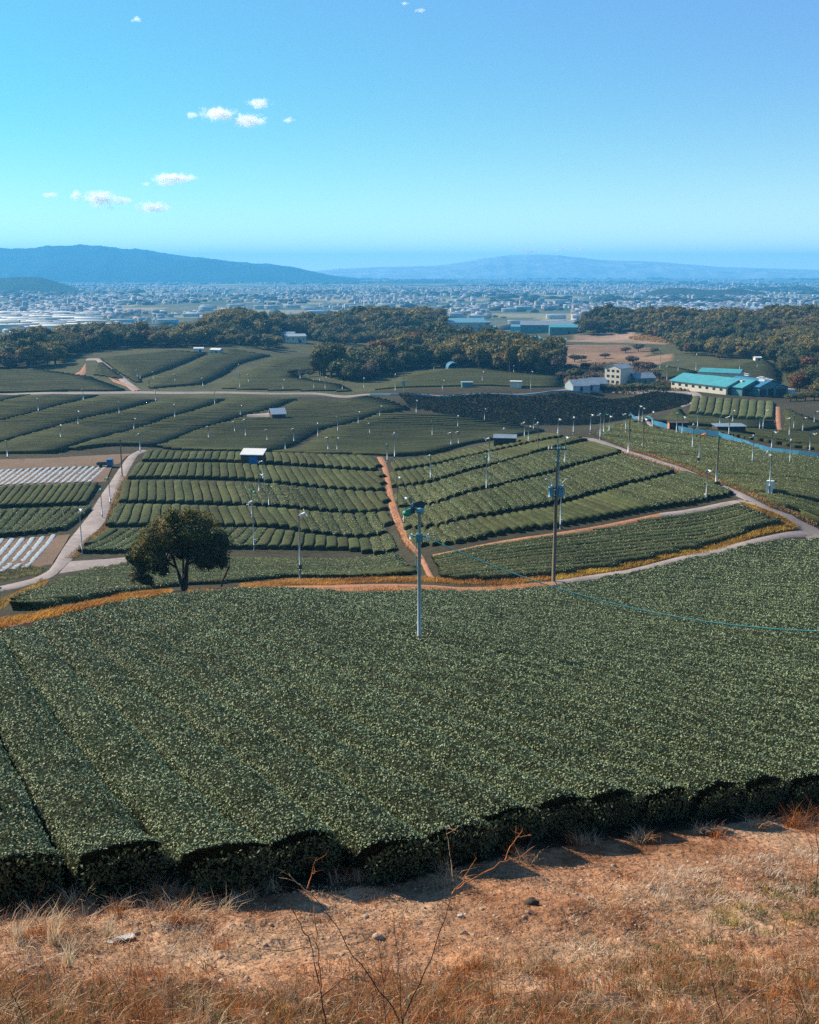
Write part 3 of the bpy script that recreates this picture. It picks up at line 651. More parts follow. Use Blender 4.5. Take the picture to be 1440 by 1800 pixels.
FANS = {
 'far fields below the road': (300, '''68,725,700 138,750,722 147,705,684 210,730,705 274,707,687 308,737,710 378,713,685 108,783,758 236,758,735 423,733,712 432,770,737 367,773,753 502,797,770
   517,780,753 559,770,743 594,760,733 630,748,723 668,735,713 732,728,703 577,799,780 593,800,777 760,768,740 805,753,730 852,740,718 793,796,768 806,790,768 413,762,744 650,765,745 470,778,768'''),
 'terraces right of the gully': (100, '''681,812,788 694,808,760 886,783,758 860,818,770 922,772,748 929,780,748 945,795,742 855,865,803 757,845,800 698,887,837 710,923,873 993,820,767 985,930,855 1241,880,825'''),
 'terraces beside the track': (100, '''14,806,780 247,795,762 194,887,840 180,910,858 145,975,893 473,892,851 443,915,862 447,968,881 456,870,833 2,1085,1035 463,845,828'''),
 'ridge in front of the shaded slope': (180, '''938,758,735 981,767,745 1008,763,738 1038,763,728 1055,773,727 1061,768,727 1071,762,733 1100,758,735 1123,743,713 1129,745,722'''),
 'field by the blue net': (100, '''1130,793,735 1147,753,735 1189,765,725 1199,767,732 1226,757,718 1217,792,745 1281,767,732 1322,818,765 1335,758,738 1341,757,720 1356,795,762 1387,770,735 1395,757,732 1388,818,772 1423,798,767
   1411,760,738 1431,747,730 1288,745,722 1265,753,727'''),
 'fields beyond the road': (430, '''528,667,647 562,672,658 552,685,667 572,687,662 602,687,670 498,687,667 695,690,657 778,687,668 763,652,640 848,672,653 933,687,652 903,657,648 247,668,647 270,668,653 308,672,658
   357,680,665 242,665,653 422,683,655 437,673,658 1160,652,613 1192,655,633 1223,655,622 1172,672,643 1300,652,634 1331,648,634 420,660,640 640,684,664'''),
}
ki = 0
for zone, (ym, txt) in FANS.items():
    L = sorted(tuple(float(v) for v in q.split(',')) for q in txt.split())
    cnt = {}
    for px, py, ty in L:
        p = hit(px, py, ym); u, t = ray(px, ty); h = -t*p[1] - p[2]; far_ = p[1] > 210
        kind = 'concrete' if px in (945, 1130, 698) else ['white', 'teal', 'white', 'green', 'white'][ki*7 % 5]
        if (px, py) in ((443,915), (473,892), (194,887), (180,910), (1189,765), (1265,753), (1395,757)): kind = 'green'
        ki += 1; h = min(max(h, 4.2), 10.5)
        o = fan(kind, far_); o.location = p; o.scale = (1, 1, h/7.6); o.rotation_euler = (0, 0, rng.uniform(-1.6, 1.6) + math.pi*.9)
        cnt[kind] = cnt.get(kind, 0) + 1
        kn = {'white': 'white-headed', 'teal': 'grey steel', 'green': 'green-headed', 'concrete': 'stout brown'}[kind]
        tag(o, f'{nth(cnt[kind])} {kn} frost fan from the left, {zone}', 'frost fan', f'frost fans on the {zone}')
# the white fan on the strip field (528,1017): head turned up to the right, the blades showing
def special_fan(px, py, ty, ym, label, rz, head=1.35, r=.1, mat_=M_white, pole_=M_steel):
    p = hit(px, py, ym); u, t = ray(px, ty); h = -t*p[1] - p[2] - .3
    o = empty('frost_fan', p, rz); b = MB(); b.tube([(0,0,-.4),(0,0,1.2)], r*1.4, 10); b.tube([(0,0,1.2),(0,0,h)], [r, r*.85], 10); b.build('pole', pole_, o, True)
    m = MB(); m.tube([(0,0,h-.1),(.15,0,h+.05),(.35,0,h+.1)], .08, 8); m.tube([(.15,0,h-.08),(.75,0,h+.22)], [.26*head/1.35,.2], 10); m.build('motor', mat_, o, True)
    hub = np.array([.82, 0, h+.26]); ax = np.array([.89, 0, .45]); a1 = np.array([0, 1.0, 0]); a2 = np.cross(ax, a1)
    for k in range(4):
        q = 1.57*k + .6; d = math.cos(q)*a1 + math.sin(q)*a2; s = np.cross(ax, d)*.9 + ax*.35; bl = MB()
        P = np.array([hub + d*.06 - s*.07, hub + d*.62 - s*.16, hub + d*.78, hub + d*.62 + s*.12, hub + d*.06 + s*.07]); P = hub + (P-hub)*head/1.35
        bl.add(np.concatenate([P, P + ax*.04]), [(0,1,2,3,4),(9,8,7,6,5)] + [(i,(i+5),(i+1)%5+5,(i+1)%5) for i in range(5)]); bl.build('blade', mat_, o)
    c = MB(); c.box((.0, -r-.1, 1.6), (.34, .2, .55)); c.build('control_box', M_dark, o)
    return tag(o, label, 'frost fan')
special_fan(528, 1018, 902, 90, 'tall white-bladed frost fan standing in the strip field behind the orange grass', .25)
special_fan(1228, 823, 762, 120, 'pole with an orange fan head below the blue net', -.4, .9, .09, M_orange)
o = special_fan(1352, 868, 797, 120, 'pole with a large white cabinet at its foot beside the road junction', 2.6, .9, .11)
b = MB(); b.box((0, -.3, .95), (.95, .75, 1.9)); b.box((0, -.3, 1.93), (1.05, .85, .06)); bx_ = b.build('cabinet', M_white, o)
b = MB(); b.box((0, -.685, 1.0), (.8, .03, 1.6)); b.build('cabinet_door', M_white, bx_)

# wind machine pole in the front field
p = hit(737, 1150); u, t = ray(737, 893); h = -t*p[1] - p[2]
o = empty('wind_machine', p); tag(o, 'tall blue grey steel pole carrying a green fan in the middle of the front field', 'wind machine')
b = MB(); b.tube([(0,0,-.5),(0,0,h-.2)], [.105,.085], 12); b.build('pole', M_steel, o, True)
b = MB(); b.box((0,0,h-1.55), (.34,.34,.42)); b.tube([(-.45,0,h-1.5),(.42,0,h-1.5)], .045, 8); b.build('collar', M_teal, o)
for sx in (-1, 1):
    b = MB(); b.tube([(sx*.42,0,h-1.62),(sx*.42,0,h-1.36)], [.09,.07], 10); b.build('insulator', M_white, o, True)
b = MB(); b.tube([(-.16,-.08,h-1.7),(-.2,-.1,h-2.6),(-.13,-.06,h-3.3)], .022, 6); b.build('loop_cable', M_wire, o)
b = MB(); b.ball((.05,0,h-.15), (.22,.2,.17)); b.tube([(.08,0,h-.1),(.1,0,h+.2)], .02, 6); b.tube([(.05,0,h-.15),(-.45,.02,h+.05)], .06, 8); b.build('mast_cap', M_bluebox, o, True)
b = MB(); b.tube([(-.3,0,h-.05),(-.62,0,h-.28)], [.12,.2], 12); b.ball((-.62,-.02,h-.27), (.26,.2,.17)); b.build('motor', M_green, o, True)
b = MB(); b.tube([(-.38,0,h+.02),(-.42,0,h+.22)], [.1,.12], 10); b.build('gear_box', M_bluebox, o, True)
hub = np.array([-.4, -.05, h+.15])
for q in (.15, 3.3, 1.7, 4.9):
    d = np.array([math.cos(q), .25*math.sin(q), .55*math.sin(q)]); s = np.array([-.3*math.sin(q), .2, .35*math.cos(q)+.1]); b = MB()
    P = np.array([hub + d*.08 - s*.2, hub + d*.62 - s*.42, hub + d*.74 + s*.1, hub + d*.5 + s*.4, hub + d*.08 + s*.2]); b.add(np.concatenate([P, P + (0,.03,.01)]), [(0,1,2,3,4),(9,8,7,6,5)] + [(i,(i+5),(i+1)%5+5,(i+1)%5) for i in range(5)]); b.build('blade', M_dark, o)
WM = p; WMh = h
# utility pole
p = hit(973, 1023); u, t = ray(977, 770); h = -t*p[1] - p[2]
o = empty('utility_pole', p); tag(o, 'tall brown concrete utility pole with two blue grey transformers by the orange verge', 'utility pole')
b = MB(); b.tube([(0,0,-.5),(.02,0,h*.45),(.07,0,h*.84)], [.23,.19,.15], 14); b.build('pole', M_pole, o, True)
b = MB(); b.tube([(.07,0,h*.6),(.12,0,h*.92)], [.17,.15], 12); b.tube([(.08,-.02,h*.9),(.02,-.02,h)], .07, 8); b.build('steel_extension', M_bluebox, o, True)
b = MB(); b.box((.02, 0, h*.925), (2.0, .12, .14)); b.box((.02, .25, h*.925), (2.0, .1, .12)); b.tube([(-.7,0,h*.925),(.1,0,h*.86)], .03, 6); b.tube([(.75,0,h*.925),(.1,0,h*.86)], .03, 6); b.build('crossarm', M_dark, o)
for x in (-.95, -.6, .35, .85):
    b = MB(); b.tube([(x,0,h*.93),(x,0,h*.955)], [.09,.05], 8); b.build('insulator', M_bluebox if x > 0 else M_white, o, True)
b = MB(); b.box((.1, 0, h*.835), (1.9, .05, .05)); b.build('wire_bracket', M_teal, o)
for sx in (-1, 1):
    T = MB(); T.tube([(sx*.56,0,h*.60),(sx*.56,0,h*.665)], .31, 14); T.tube([(sx*.56,0,h*.665),(sx*.56,0,h*.675)], [.33,.28], 14); tr = T.build('transformer', M_bluebox, o, True)
    for k in range(6):
        q = 1.05*k; T = MB(); T.box((sx*.56+.35*math.cos(q), .35*math.sin(q), h*.632), (.1, .03, .7), rz=q); T.build('cooling_fin', M_steel, tr)
    T = MB(); T.tube([(sx*.5,0,h*.675),(sx*.5,0,h*.70)], [.07,.04], 8); T.build('bushing', M_white, tr, True)
    b = MB(); b.tube([(sx*.15,0,h*.66),(sx*.6,-.02,h*.69),(sx*1.0,-.05,h*.715)], .05, 8); b.ball((sx*1.12,-.06,h*.72), (.2,.1,.07)); b.build('lamp_arm', M_white, o, True)
b = MB(); b.box((0,0,h*.60), (1.5,.1,.1)); b.box((0,0,h*.655), (1.5,.1,.1)); b.build('platform', M_dark, o)
b = MB(); b.tube([(-.12,-.14,h*.62),(-.14,-.2,h*.5),(-.1,-.16,h*.38)], .03, 6); b.build('down_cable', M_dark, o)
b = MB()
for k in range(14): b.tube([(-.32 if k % 2 else -.15, -.05, h*(.18+.03*k)), (.32 if k % 2 == 0 else .15, -.05, h*(.18+.03*k))], .014, 5)
b.build('step_bolts', M_dark, o)
# dark service poles
for px, py, ty, ym, lab in [(215,838,772,100,'slender dark pole at the top of the concrete track'), (1259,853,765,120,'dark service pole with a pale sleeve at its foot beside the road'), (1105,796,727,120,'dark service pole with a pale sleeve where the lanes meet'),
                            (710,692,640,430,'tall pole with a blue box beyond the road')]:
    p = hit(px, py, ym); u, t = ray(px, ty); h = -t*p[1] - p[2]; o = empty('service_pole', p); tag(o, lab, 'service pole')
    b = MB(); b.tube([(0,0,-.4),(0,0,h)], [.15,.11], 10); b.build('pole', M_pole, o, True)
    if px in (1259, 1105):
        b = MB(); b.tube([(0,0,.1),(0,0,2.4)], .2, 10); b.build('sleeve', M_white, o, True)
        b = MB(); b.box((0,-.18,h-.3), (.5,.3,.25)); b.build('junction_box', M_green if px == 1259 else M_steel, o)
    elif px == 710:
        b = MB(); b.box((0,-.1,h*.35), (1.0,.5,2.2)); b.build('equipment_box', M_bluebox, o)
    else:
        b = MB(); b.box((0,0,h-.3), (.8,.1,.1)); b.build('crossarm', M_dark, o)
# overhead cable from the wind machine to the next pole out of view
a = WM + (0.3, 0, WMh-1.5); u, t = ray(1810, 1086); e = np.array([u*47, 47, -t*47])
tt = np.linspace(0, 1, 60); C = a + (e-a)*tt[:, None]; C[:, 2] -= 4*tt*(1-tt)*2.35
b = MB(); b.tube(C, .028, 6); o = b.build('overhead_cable', M_wire, None, True); tag(o, 'teal overhead cable sagging right from the wind machine pole across the front field', 'cable')
p = e.copy(); zb = float(H(e[0], e[1])); o = empty('wind_machine_post', (e[0], e[1], zb)); b = MB(); b.tube([(0,0,-.4),(0,0,e[2]-zb+.6)], .11, 12); b.build('pole', M_steel, o, True); b = MB(); b.box((0,0,e[2]-zb), (.5,.3,.3)); b.build('collar', M_teal, o); tag(o, 'steel post carrying the far end of the teal cable', 'post')

# ------------------------------------------------------------------ blue net, guard rail
def fence(name, L, ym, h, mt, pm, label, cat, step, thick=.05, pr=.05):
    P = hits(L, ym); P = drape(resample(P, max(3, int(plen(P)/step)+1))); o = empty(name, P[0]); Q = P - P[0]
    V = []; Fs = []
    for k, q in enumerate(Q):
        T = Q[min(k+1, len(Q)-1)] - Q[max(k-1, 0)]; nn = np.array([-T[1], T[0], 0]); nn /= np.linalg.norm(nn)
        sag = .1*math.sin(k*2.1)
        V += [q + nn*thick + (0,0,.12), q - nn*thick + (0,0,.12), q - nn*thick + (0,0,h+sag), q + nn*thick + (0,0,h+sag)]
    for k in range(len(Q)-1):
        for j in range(4): Fs.append((4*k+j, 4*k+(j+1)%4, 4*k+4+(j+1)%4, 4*k+4+j))
    b = MB(); b.add(V, Fs); b.build('panel', mt, o)
    for k in range(0, len(Q), 2):
        b = MB(); b.tube([Q[k]-(0,0,.2), Q[k]+(0,0,h+.15)], pr, 6); b.build('post', pm, o)
    return tag(o, label, cat)
fence('net_fence', [(1108,731),(1150,748),(1190,758),(1230,764),(1262,768),(1300,781),(1345,796),(1400,804),(1440,808),(1540,811)], 150, 1.25, M_net, M_steel, 'long bright blue net fence curving along the upper edge of the right field', 'net fence', 4)
fence('guard_rail', [(650,694.5),(700,696),(850,695),(960,692),(1020,690.5)], 300, .8, M_bluebox, M_steel, 'pale blue guard rail along the road above the shaded slope', 'guard rail', 6, .1)

# ------------------------------------------------------------------ buildings
def gable(name, p, w, d, h, rz, wall, roof, rh=.3, label=None, cat='building', over=.3, door=None, wins=0, flat=False, parts=None, slope=0):
    """w along local x, d along local y, front = -y"""
    o = empty(name, (p[0], p[1], float(H(p[0], p[1]))), rz); W, D_ = w/2, d/2; b = MB(); rz_ = rh*d/2
    if flat:
        b.add([(-W,-D_,-1.5),(W,-D_,-1.5),(W,D_,-1.5),(-W,D_,-1.5),(-W,-D_,h),(W,-D_,h),(W,D_,h+slope),(-W,D_,h+slope)], [(3,2,1,0),(4,5,6,7),(0,1,5,4),(1,2,6,5),(2,3,7,6),(3,0,4,7)])
        r = MB(); V = np.array([(-W-over,-D_-over,h+.02),(W+over,-D_-over,h+.02),(W+over,D_+over,h+slope+.02),(-W-over,D_+over,h+slope+.02)]); r.add(np.concatenate([V, V+(0,0,.16)]), [(3,2,1,0),(4,5,6,7),(0,1,5,4),(1,2,6,5),(2,3,7,6),(3,0,4,7)])
    else:
        b.add([(-W,-D_,-1.5),(W,-D_,-1.5),(W,D_,-1.5),(-W,D_,-1.5),(-W,-D_,h),(W,-D_,h),(W,D_,h),(-W,D_,h),(-W,0,h+rz_),(W,0,h+rz_)], [(3,2,1,0),(0,1,5,4),(1,2,6,9,5),(2,3,7,6),(3,0,4,8,7),(4,5,9,8),(6,7,8,9)])
        r = MB(); k = rh*over
        for s in (-1, 1):
            V = np.array([(-W-over, s*(D_+over), h-k+.02),(W+over, s*(D_+over), h-k+.02),(W+over, s*.01, h+rz_+.02),(-W-over, s*.01, h+rz_+.02)]); r.add(np.concatenate([V, V+(0,0,.14)]), [(3,2,1,0),(4,5,6,7),(0,1,5,4),(1,2,6,5),(2,3,7,6),(3,0,4,7)])
    b.build('wall', wall, o); r.build('roof', roof, o)
    if door:
        x, dw, dh, dm = door; q = MB(); q.box((x, -D_-.03, dh/2), (dw, .08, dh)); q.build('door', dm, o)
    for k in range(wins):
        x = (-W + (k+.5)*w/wins); q = MB(); q.box((x, -D_-.02, h*.62), (min(1.2, w/wins*.5), .05, h*.22)); q.build('window', M_glass, o)
    return tag(o, label, cat)
def at(px, py, ym): return hit(px, py, ym)
o = gable('tool_shed', at(446,816,100), 4.9, 3.0, 2.3, -.12, M_darkwall, M_white, flat=True, slope=.9, over=.25, door=(.35,2.0,2.1,M_blue), label='small shed with white roof and blue door at the top of the left terraces', cat='shed')
b = MB(); b.box((-2.47,0,.6), (.08,2.9,3.7)); b.build('side_wall', M_pinkwall, o)
o = gable('tool_shed', at(488,737,300), 5.0, 4.4, 2.4, .35, M_darkwall, M_white, rh=.75, over=.4, label='small dark gabled hut with white roof in the far tea field', cat='shed', door=(0,1.2,1.9,M_darkwall))
strip('ramp', [(434,733.5),(460,731),(482,727)], [(434,736.5),(460,737.5),(484,738)], M_conc, dz=1.05, step=2, ymin=300)
o = gable('tool_shed', at(888,784,180), 5.0, 3.2, 2.1, -.15, M_darkwall, M_greyroof, rh=.35, over=.25, label='dark hut with grey roof and pink side wall on the top terrace', cat='shed', door=(.6,1.2,1.8,M_darkwall))
b = MB(); b.box((-2.53,0,1.0), (.08,3.1,2.3)); b.build('side_wall', M_pinkwall, o)
o = gable('tool_shed', at(1191,757,200), 4.2, 3, 2.0, -.1, M_darkwall, M_darkwall, flat=True, label='low dark hut with pale pink end wall behind the blue net', cat='shed')
b = MB(); b.box((-2.15,0,.9), (.1,3.1,2.4)); b.build('side_wall', M_pinkwall, o)
gable('tool_shed', at(1281,762,250), 7, 4, 1.9, .05, M_darkwall, M_greyroof, flat=True, slope=.2, label='wide low dark shed with pale grey roof behind the blue net', cat='shed', door=(1,2,1.6,M_dark))
gable('storage_box', at(907,681,430), 4.6, 3, 2.6, -.25, M_cream, M_white, flat=True, label='cream storage box in the field beyond the road', cat='hut', door=(1,1,1.8,M_white))
gable('storage_box', at(821,680,430), 4.6, 3, 2.0, .1, M_teal, M_steel, flat=True, label='low teal storage box in the field beyond the road', cat='hut', door=(1,1,1.6,M_teal))
gable('farm_shed', at(350,619,500), 6, 4, 2.4, .1, M_white, M_white, rh=.3, label='left of the two small white sheds on the upper tea field', cat='shed', door=(1,1.4,1.8,M_dark))
gable('farm_shed', at(381,622,500), 7, 4, 2.6, -.4, M_steel, M_white, rh=.4, label='right of the two small white sheds on the upper tea field', cat='shed', door=(1,1.4,1.8,M_dark))
gable('farm_shed', at(1331,636,500), 3.6, 3, 2.4, .1, M_white, M_white, rh=.3, label='tiny white hut at the edge of the right wood', cat='shed', door=(.5,1,1.8,M_dark))
# blue hoop house
p = at(796,649,450); o = empty('hoop_house', p, .1); b = MB(); q = np.linspace(0, math.pi, 11); V = []; W = 3.3
for y in (-5, 5):
    V += [(W*math.cos(a), y, 3.9*math.sin(a)**.8 if 0 < a < math.pi-.001 else 0) for a in q]; 
    V += [((W-.3)*math.cos(a), y, (3.6)*math.sin(a)**.8 if 0 < a < math.pi-.001 else 0) for a in q]
Fs = [(i, i+1, 22+i+1, 22+i) for i in range(10)] + [(11+i, 33+i, 33+i+1, 12+i) for i in range(10)] + [(i, 11+i, 12+i, i+1) for i in range(10)] + [(22+i, 23+i, 34+i, 33+i) for i in range(10)]
b.add(V, Fs); b.build('cover', M_net, o, False)
b = MB(); b.box((0, 4.8, 1.6), (5.4, .1, 3.2)); b.build('end_wall', M_blue, o)
tag(o, 'bright blue arched hoop house in front of the middle wood', 'hoop house')
# tea factory at right
SC = 1.0
def fac(px, py, w, d, h, rz, wall, roof, label, **kw): return gable('factory_building', at(px, py, 380), w, d, h, rz, wall, roof, label=label, cat='factory', **kw)
rzf = R(-42)
def facb(corner, w, d, h, deg, wall, roof, label, bays, rh=.36, wins=0):
    """corner = near left ground corner (photo pixel); ridge runs away to the left"""
    c = at(*corner, 380); a = R(deg); ex = np.array([math.cos(a), math.sin(a)]); ey = np.array([-math.sin(a), math.cos(a)])
    q = c[:2] + ex*w/2 - ey*d/2; o = gable('factory_building', (q[0], q[1], 0), w, d, h, a, wall, roof, rh=rh, over=.6, label=label, cat='factory')
    for k in range(bays):
        y = -d/2 + (k+.5)*d/bays; b = MB(); b.box((-w/2-.04, y, 1.6), (.1, d/bays*.72, 3.0)); b.build('open_bay', M_dark, o)
    for k in range(wins):
        b = MB(); b.box((-w/2+(k+.7)*w/wins, d/2+.03, h*.6), (1.5, .06, 1.0)); b.build('window', M_glass, o)
    return o
o = facb((1276,694), 31, 15, 3.5, 121, M_cream, M_tealroof, 'factory building with teal roof and white side wall', 2, wins=8)
o = facb((1304,696), 25, 14, 3.6, 121, M_teal, M_tealroof, 'middle factory building with teal roof and dark open bays', 3)
for k in range(6):
    b = MB(); b.box((-8+k*3.6, 2.5, 5.4), (1.3, 1.2, 1.3)); b.build('roof_vent', M_white, o)
o = facb((1334,697), 19, 13, 4.2, 118, M_teal, M_net, 'right hand factory building with blue roof', 3)
b = MB(); b.box((-6,0,6.1), (3,4,.8)); b.build('roof_vent', M_white, o)
o = facb((1360,697), 13, 7, 3.6, 112, M_teal, M_greyroof, 'small grey roofed annex at the right end of the factory', 1)
o = gable('factory_building', at(1268,668,450), 18, 11, 3.8, R(-28), M_cream, M_tealroof, rh=.25, over=.4, label='back factory wing with teal roof across the yard', cat='factory')
for k, (px, py) in enumerate([(1282,655),(1290,657),(1297,659),(1305,661),(1312,663),(1338,668),(1346,671),(1354,673)]):
    p = at(px, py, 480); o = empty('parked_car', p, R(30)); b = MB(); b.box((0,0,.75), (1.8,4.2,.8)); b.box((0,-.2,1.35), (1.6,2.3,.6)); b.build('body', M_white, o)
    for sx in (-1, 1):
        for sy in (-1, 1): q = MB(); q.tube([(sx*.75,sy*1.3,.35),(sx*.95,sy*1.3,.35)], .34, 10); q.build('wheel', M_dark, o)
    q = MB(); q.box((0,-.2,1.38), (1.64,2.1,.36)); q.build('window', M_glass, o)
    tag(o, f'small white car parked behind the factory, {nth(k+1)} from the left', 'car', 'cars parked behind the factory')
p = at(1388,695,400); o = empty('delivery_van', p, R(80)); b = MB(); b.box((0,.4,1.5), (2.1,4.4,2.3)); b.box((0,-2.3,1.0), (2.0,1.3,1.3)); b.build('body', M_white, o)
for sx in (-1, 1):
    for sy in (-1, 1): q = MB(); q.tube([(sx*.85,sy*1.7,.4),(sx*1.08,sy*1.7,.4)], .4, 10); q.build('wheel', M_dark, o)
q = MB(); q.box((0,-2.2,1.55), (1.9,1.0,.6)); q.build('windscreen', M_glass, o); tag(o, 'white van parked at the right end of the factory', 'van')
p = at(1210,682,400); gable('gate_hut', p, 2.6, 2.4, 2.6, .2, M_white, M_cream, flat=True, label='small white hut beside the factory drive', cat='hut', door=(0,.9,1.9,M_dark))
# white house and sheds left of the factory
o = gable('white_house', at(1087,676,420), 8.5, 9, 7.6, R(40), M_cream, M_greyroof, rh=.35, over=.4, label='three storey white house with grey roof behind the shaded slope', cat='house')
for fl in range(3):
    for k in range(3):
        b = MB(); b.box((-4.28, -2.9+2.7*k, 1.6+2.4*fl), (.06, 1.5, 1.1)); b.build('window', M_glass, o)
b = MB(); b.box((1.5,-4.55,1.1), (1.2,.08,2.2)); b.build('door', M_dark, o)
o = gable('dark_house', at(1128,676,420), 9, 7, 3.4, R(15), M_teal, M_greyroof, rh=.5, over=.6, label='low dark house with blue grey roof right of the white house', cat='house', wins=3, door=(0,1,2,M_dark))
for k, (px, py, lab) in enumerate([(1015,686,'left'),(1032,684,'middle'),(1048,682,'right')]):
    gable('greenhouse', at(px, py, 420), 7.5, 10, 2.2, R(12), M_steel, M_greyroof, rh=.45, over=.1, label=f'{lab} of three grey greenhouses beside the road', cat='greenhouse', door=(0,1.2,1.9,M_dark))
# buildings past the middle wood
TB = [(960,584,46,26,7,-8,M_tealroof,M_greyroof,'long blue grey factory hall behind the brown field'),(918,583,34,22,8,-5,M_tealroof,M_bluebox,'teal walled hall at the left of the brown field'),(990,587,24,16,6,-4,M_teal,M_tealroof,'turquoise roofed hall at the far end of the brown field'),
      (928,606,17,11,5,10,M_greyroof,M_bluebox,'grey house with blue roof beside the middle wood'),(948,608,10,8,4,5,M_white,M_greyroof,'small white house right of the blue roofed one'),(978,605,14,8,3.5,0,M_steel,M_greyroof,'low grey shed on the brown field'),
      (810,580,40,26,7,6,M_steel,M_bluebox,'pale blue roofed hall behind the middle wood'),(838,586,34,16,5,-10,M_teal,M_tealroof,'slim teal hall behind the middle wood'),(518,602,16,12,5,15,M_cream,M_steel,'cream house in the gap between two woods'),(506,596,12,9,4.5,-10,M_white,M_greyroof,'white house with grey roof in the gap between two woods'),
      (205,583,34,14,5,8,M_white,M_steel,'long white roofed barn among the left trees')]
for px, py, w_, d_, h_, a_, wm, rm, lab in TB:
    p = hit(px, py, 640); gable('farm_building', p, w_, d_, h_, R(a_), wm, rm, rh=.25, over=.4, label=lab, cat='building', wins=4, door=(w_*.2,2.4,2.6,M_dark))
# little truck on the bare soil
p = at(186,821,150); o = empty('pickup_truck', p, R(96)); tag(o, 'small dark blue pickup truck parked on the bare soil beside the track', 'pickup truck')
b = MB(); b.box((0,-1.0,1.05), (1.5,1.3,1.4)); b.box((0,-1.0,1.76), (1.4,1.1,.06)); cab = b.build('cab', M_blue, o)
b = MB(); b.box((0,-1.67,1.35), (1.3,.04,.5)); b.build('windscreen', M_glass, cab)
for sx in (-1, 1): b = MB(); b.box((sx*.76,-1.0,1.35), (.03,.8,.45)); b.build('window', M_glass, cab)
b = MB(); b.box((0,.75,.65), (1.5,2.2,.12)); b.box((-.73,.75,.85), (.06,2.2,.35)); b.box((.73,.75,.85), (.06,2.2,.35)); b.box((0,1.84,.85), (1.5,.06,.35)); b.build('cargo_bed', M_dark, o)
for sx in (-1, 1):
    for y in (-1.0, 1.1): b = MB(); b.tube([(sx*.58,y,.3),(sx*.76,y,.3)], .3, 12); b.build('wheel', M_dark, o)

# ------------------------------------------------------------------ trees
def ico(sub=1):
    import bmesh
    bm = bmesh.new(); bmesh.ops.create_icosphere(bm, subdivisions=sub, radius=1); V = np.array([v.co[:] for v in bm.verts]); Fs = np.array([[v.index for v in f.verts] for f in bm.faces]); bm.free(); return V, Fs
ICO1 = ico(1); ICO2 = ico(2)
def crown(lobes, nleaf, size, colf, core=.78, r=None, down=.25, subd=1):
    """lobes: (x,y,z,rx,ry,rz). leaf clumps on lobe shells + solid cores of the same foliage colour"""
    r = r or rng; V, Fs, C, n = [], [], [], 0; L = np.array(lobes, float); A = (L[:, 3]*L[:, 5]); A /= A.sum()
    iv, if_ = ICO1 if subd == 1 else ICO2
    T3 = []
    for l in L:
        k = 1 + .22 * r.normal(0, 1, (len(iv), 1)).clip(-1.3, 1.3)
        v = iv * k * l[3:6] * core + l[:3]; T3.append(if_ + n); V.append(v); C.append(colf(v, r.random(len(v))) * .8); n += len(v)
    w_ = r.choice(len(L), nleaf, p=A); d = r.normal(0, 1, (nleaf, 3)); d[:, 2] += .25; d /= np.linalg.norm(d, axis=1)[:, None]
    P = L[w_, :3] + d * L[w_, 3:6] * r.uniform(.78, 1.08, (nleaf, 1)); 
    v, f, c = leafquads(P, d, size, colf(P, r.random(nleaf)), cvar=.25, asp=.75, jit=.65)
    V.append(v); C.append(c); f = f + n
    return np.concatenate(V), [f, np.concatenate(T3)], np.concatenate(C)
KINDS = {   # name: (label, colour, w/h)
 'evergreen_tree': ('dark evergreen tree', (.082,.094,.034), 1.0), 'broadleaf_tree': ('olive green broadleaf tree', (.20,.17,.055), 1.0), 'bamboo_clump': ('yellow green bamboo clump', (.19,.155,.04), .85),
 'autumn_tree': ('rust brown autumn tree', (.17,.075,.028), .9), 'bare_tree': ('grey brown half bare tree', (.13,.10,.07), .9)}
TP = {}
for kn, (lab, colr, wf) in KINDS.items():
    TP[kn] = []
    for v in range(4 if kn in ('evergreen_tree', 'broadleaf_tree') else 2):
        hgt = 9.5; rr = 4.6*wf; L = [(0, 0, hgt*.62, rr*.8, rr*.8, hgt*.3)]
        for k in range(7):
            a = rng.uniform(0, 6.28); q = rng.uniform(.35, .62)*rr; L.append((math.cos(a)*q, math.sin(a)*q, rng.uniform(.38, .78)*hgt, rr*rng.uniform(.38, .55), rr*rng.uniform(.38, .55), hgt*rng.uniform(.14, .2)))
        cf = lambda P, u, c=np.array(colr): c * (0.7 + .75*u[:, None]) * (1 + np.where(u[:, None] > .9, .4, 0) * np.array([1.3, .9, .2]))
        V, Fs, C = crown(L, 620, .42, cf); 
        b = MB(); b.tube([(0,0,-1),(.1,.05,hgt*.3),(0,0,hgt*.6)], [.32,.24,.12], 7)
        for k in range(3): a = 2.1*k; b.tube([(0,0,hgt*.3),(math.cos(a)*rr*.3, math.sin(a)*rr*.3, hgt*.5)], [.14,.07], 5)
        TP[kn].append((mesh('crown', V, Fs, M_tree, col=C), b.me('trunk', M_bark), (V, Fs, C)))
def front(L, ym): P = hits(L, ym); return P[:, 0]/P[:, 1], P[:, 1]
WOODS = [   # name, front line pixels, ymin, depth beyond the front, (px range), spacing, clearings
 ('left wood', [(-120,652),(0,650),(100,643),(135,622),(170,618),(200,612),(330,611),(400,607),(480,618),(530,605)], 560, 185, 7.0, (-120,530)),
 ('middle wood', [(556,660),(600,671),(640,673),(680,658),(720,650),(780,646),(830,648),(900,656),(985,662)], 520, 150, 7.0, (560,985)),
 ('back hill wood', [(355,600),(450,600),(500,585),(560,607),(640,610),(720,600),(790,592)], 820, 230, 8.0, (365,785)),
 ('right wood', [(1005,590),(1060,588),(1110,584),(1172,600),(1200,624),(1260,630),(1345,634),(1375,660),(1400,695),(1440,712),(1560,740)], 430, 420, 7.6, (1015,1560)),
 ('far left copse', [(170,590),(260,592)], 860, 60, 8.0, (170,260)),
]
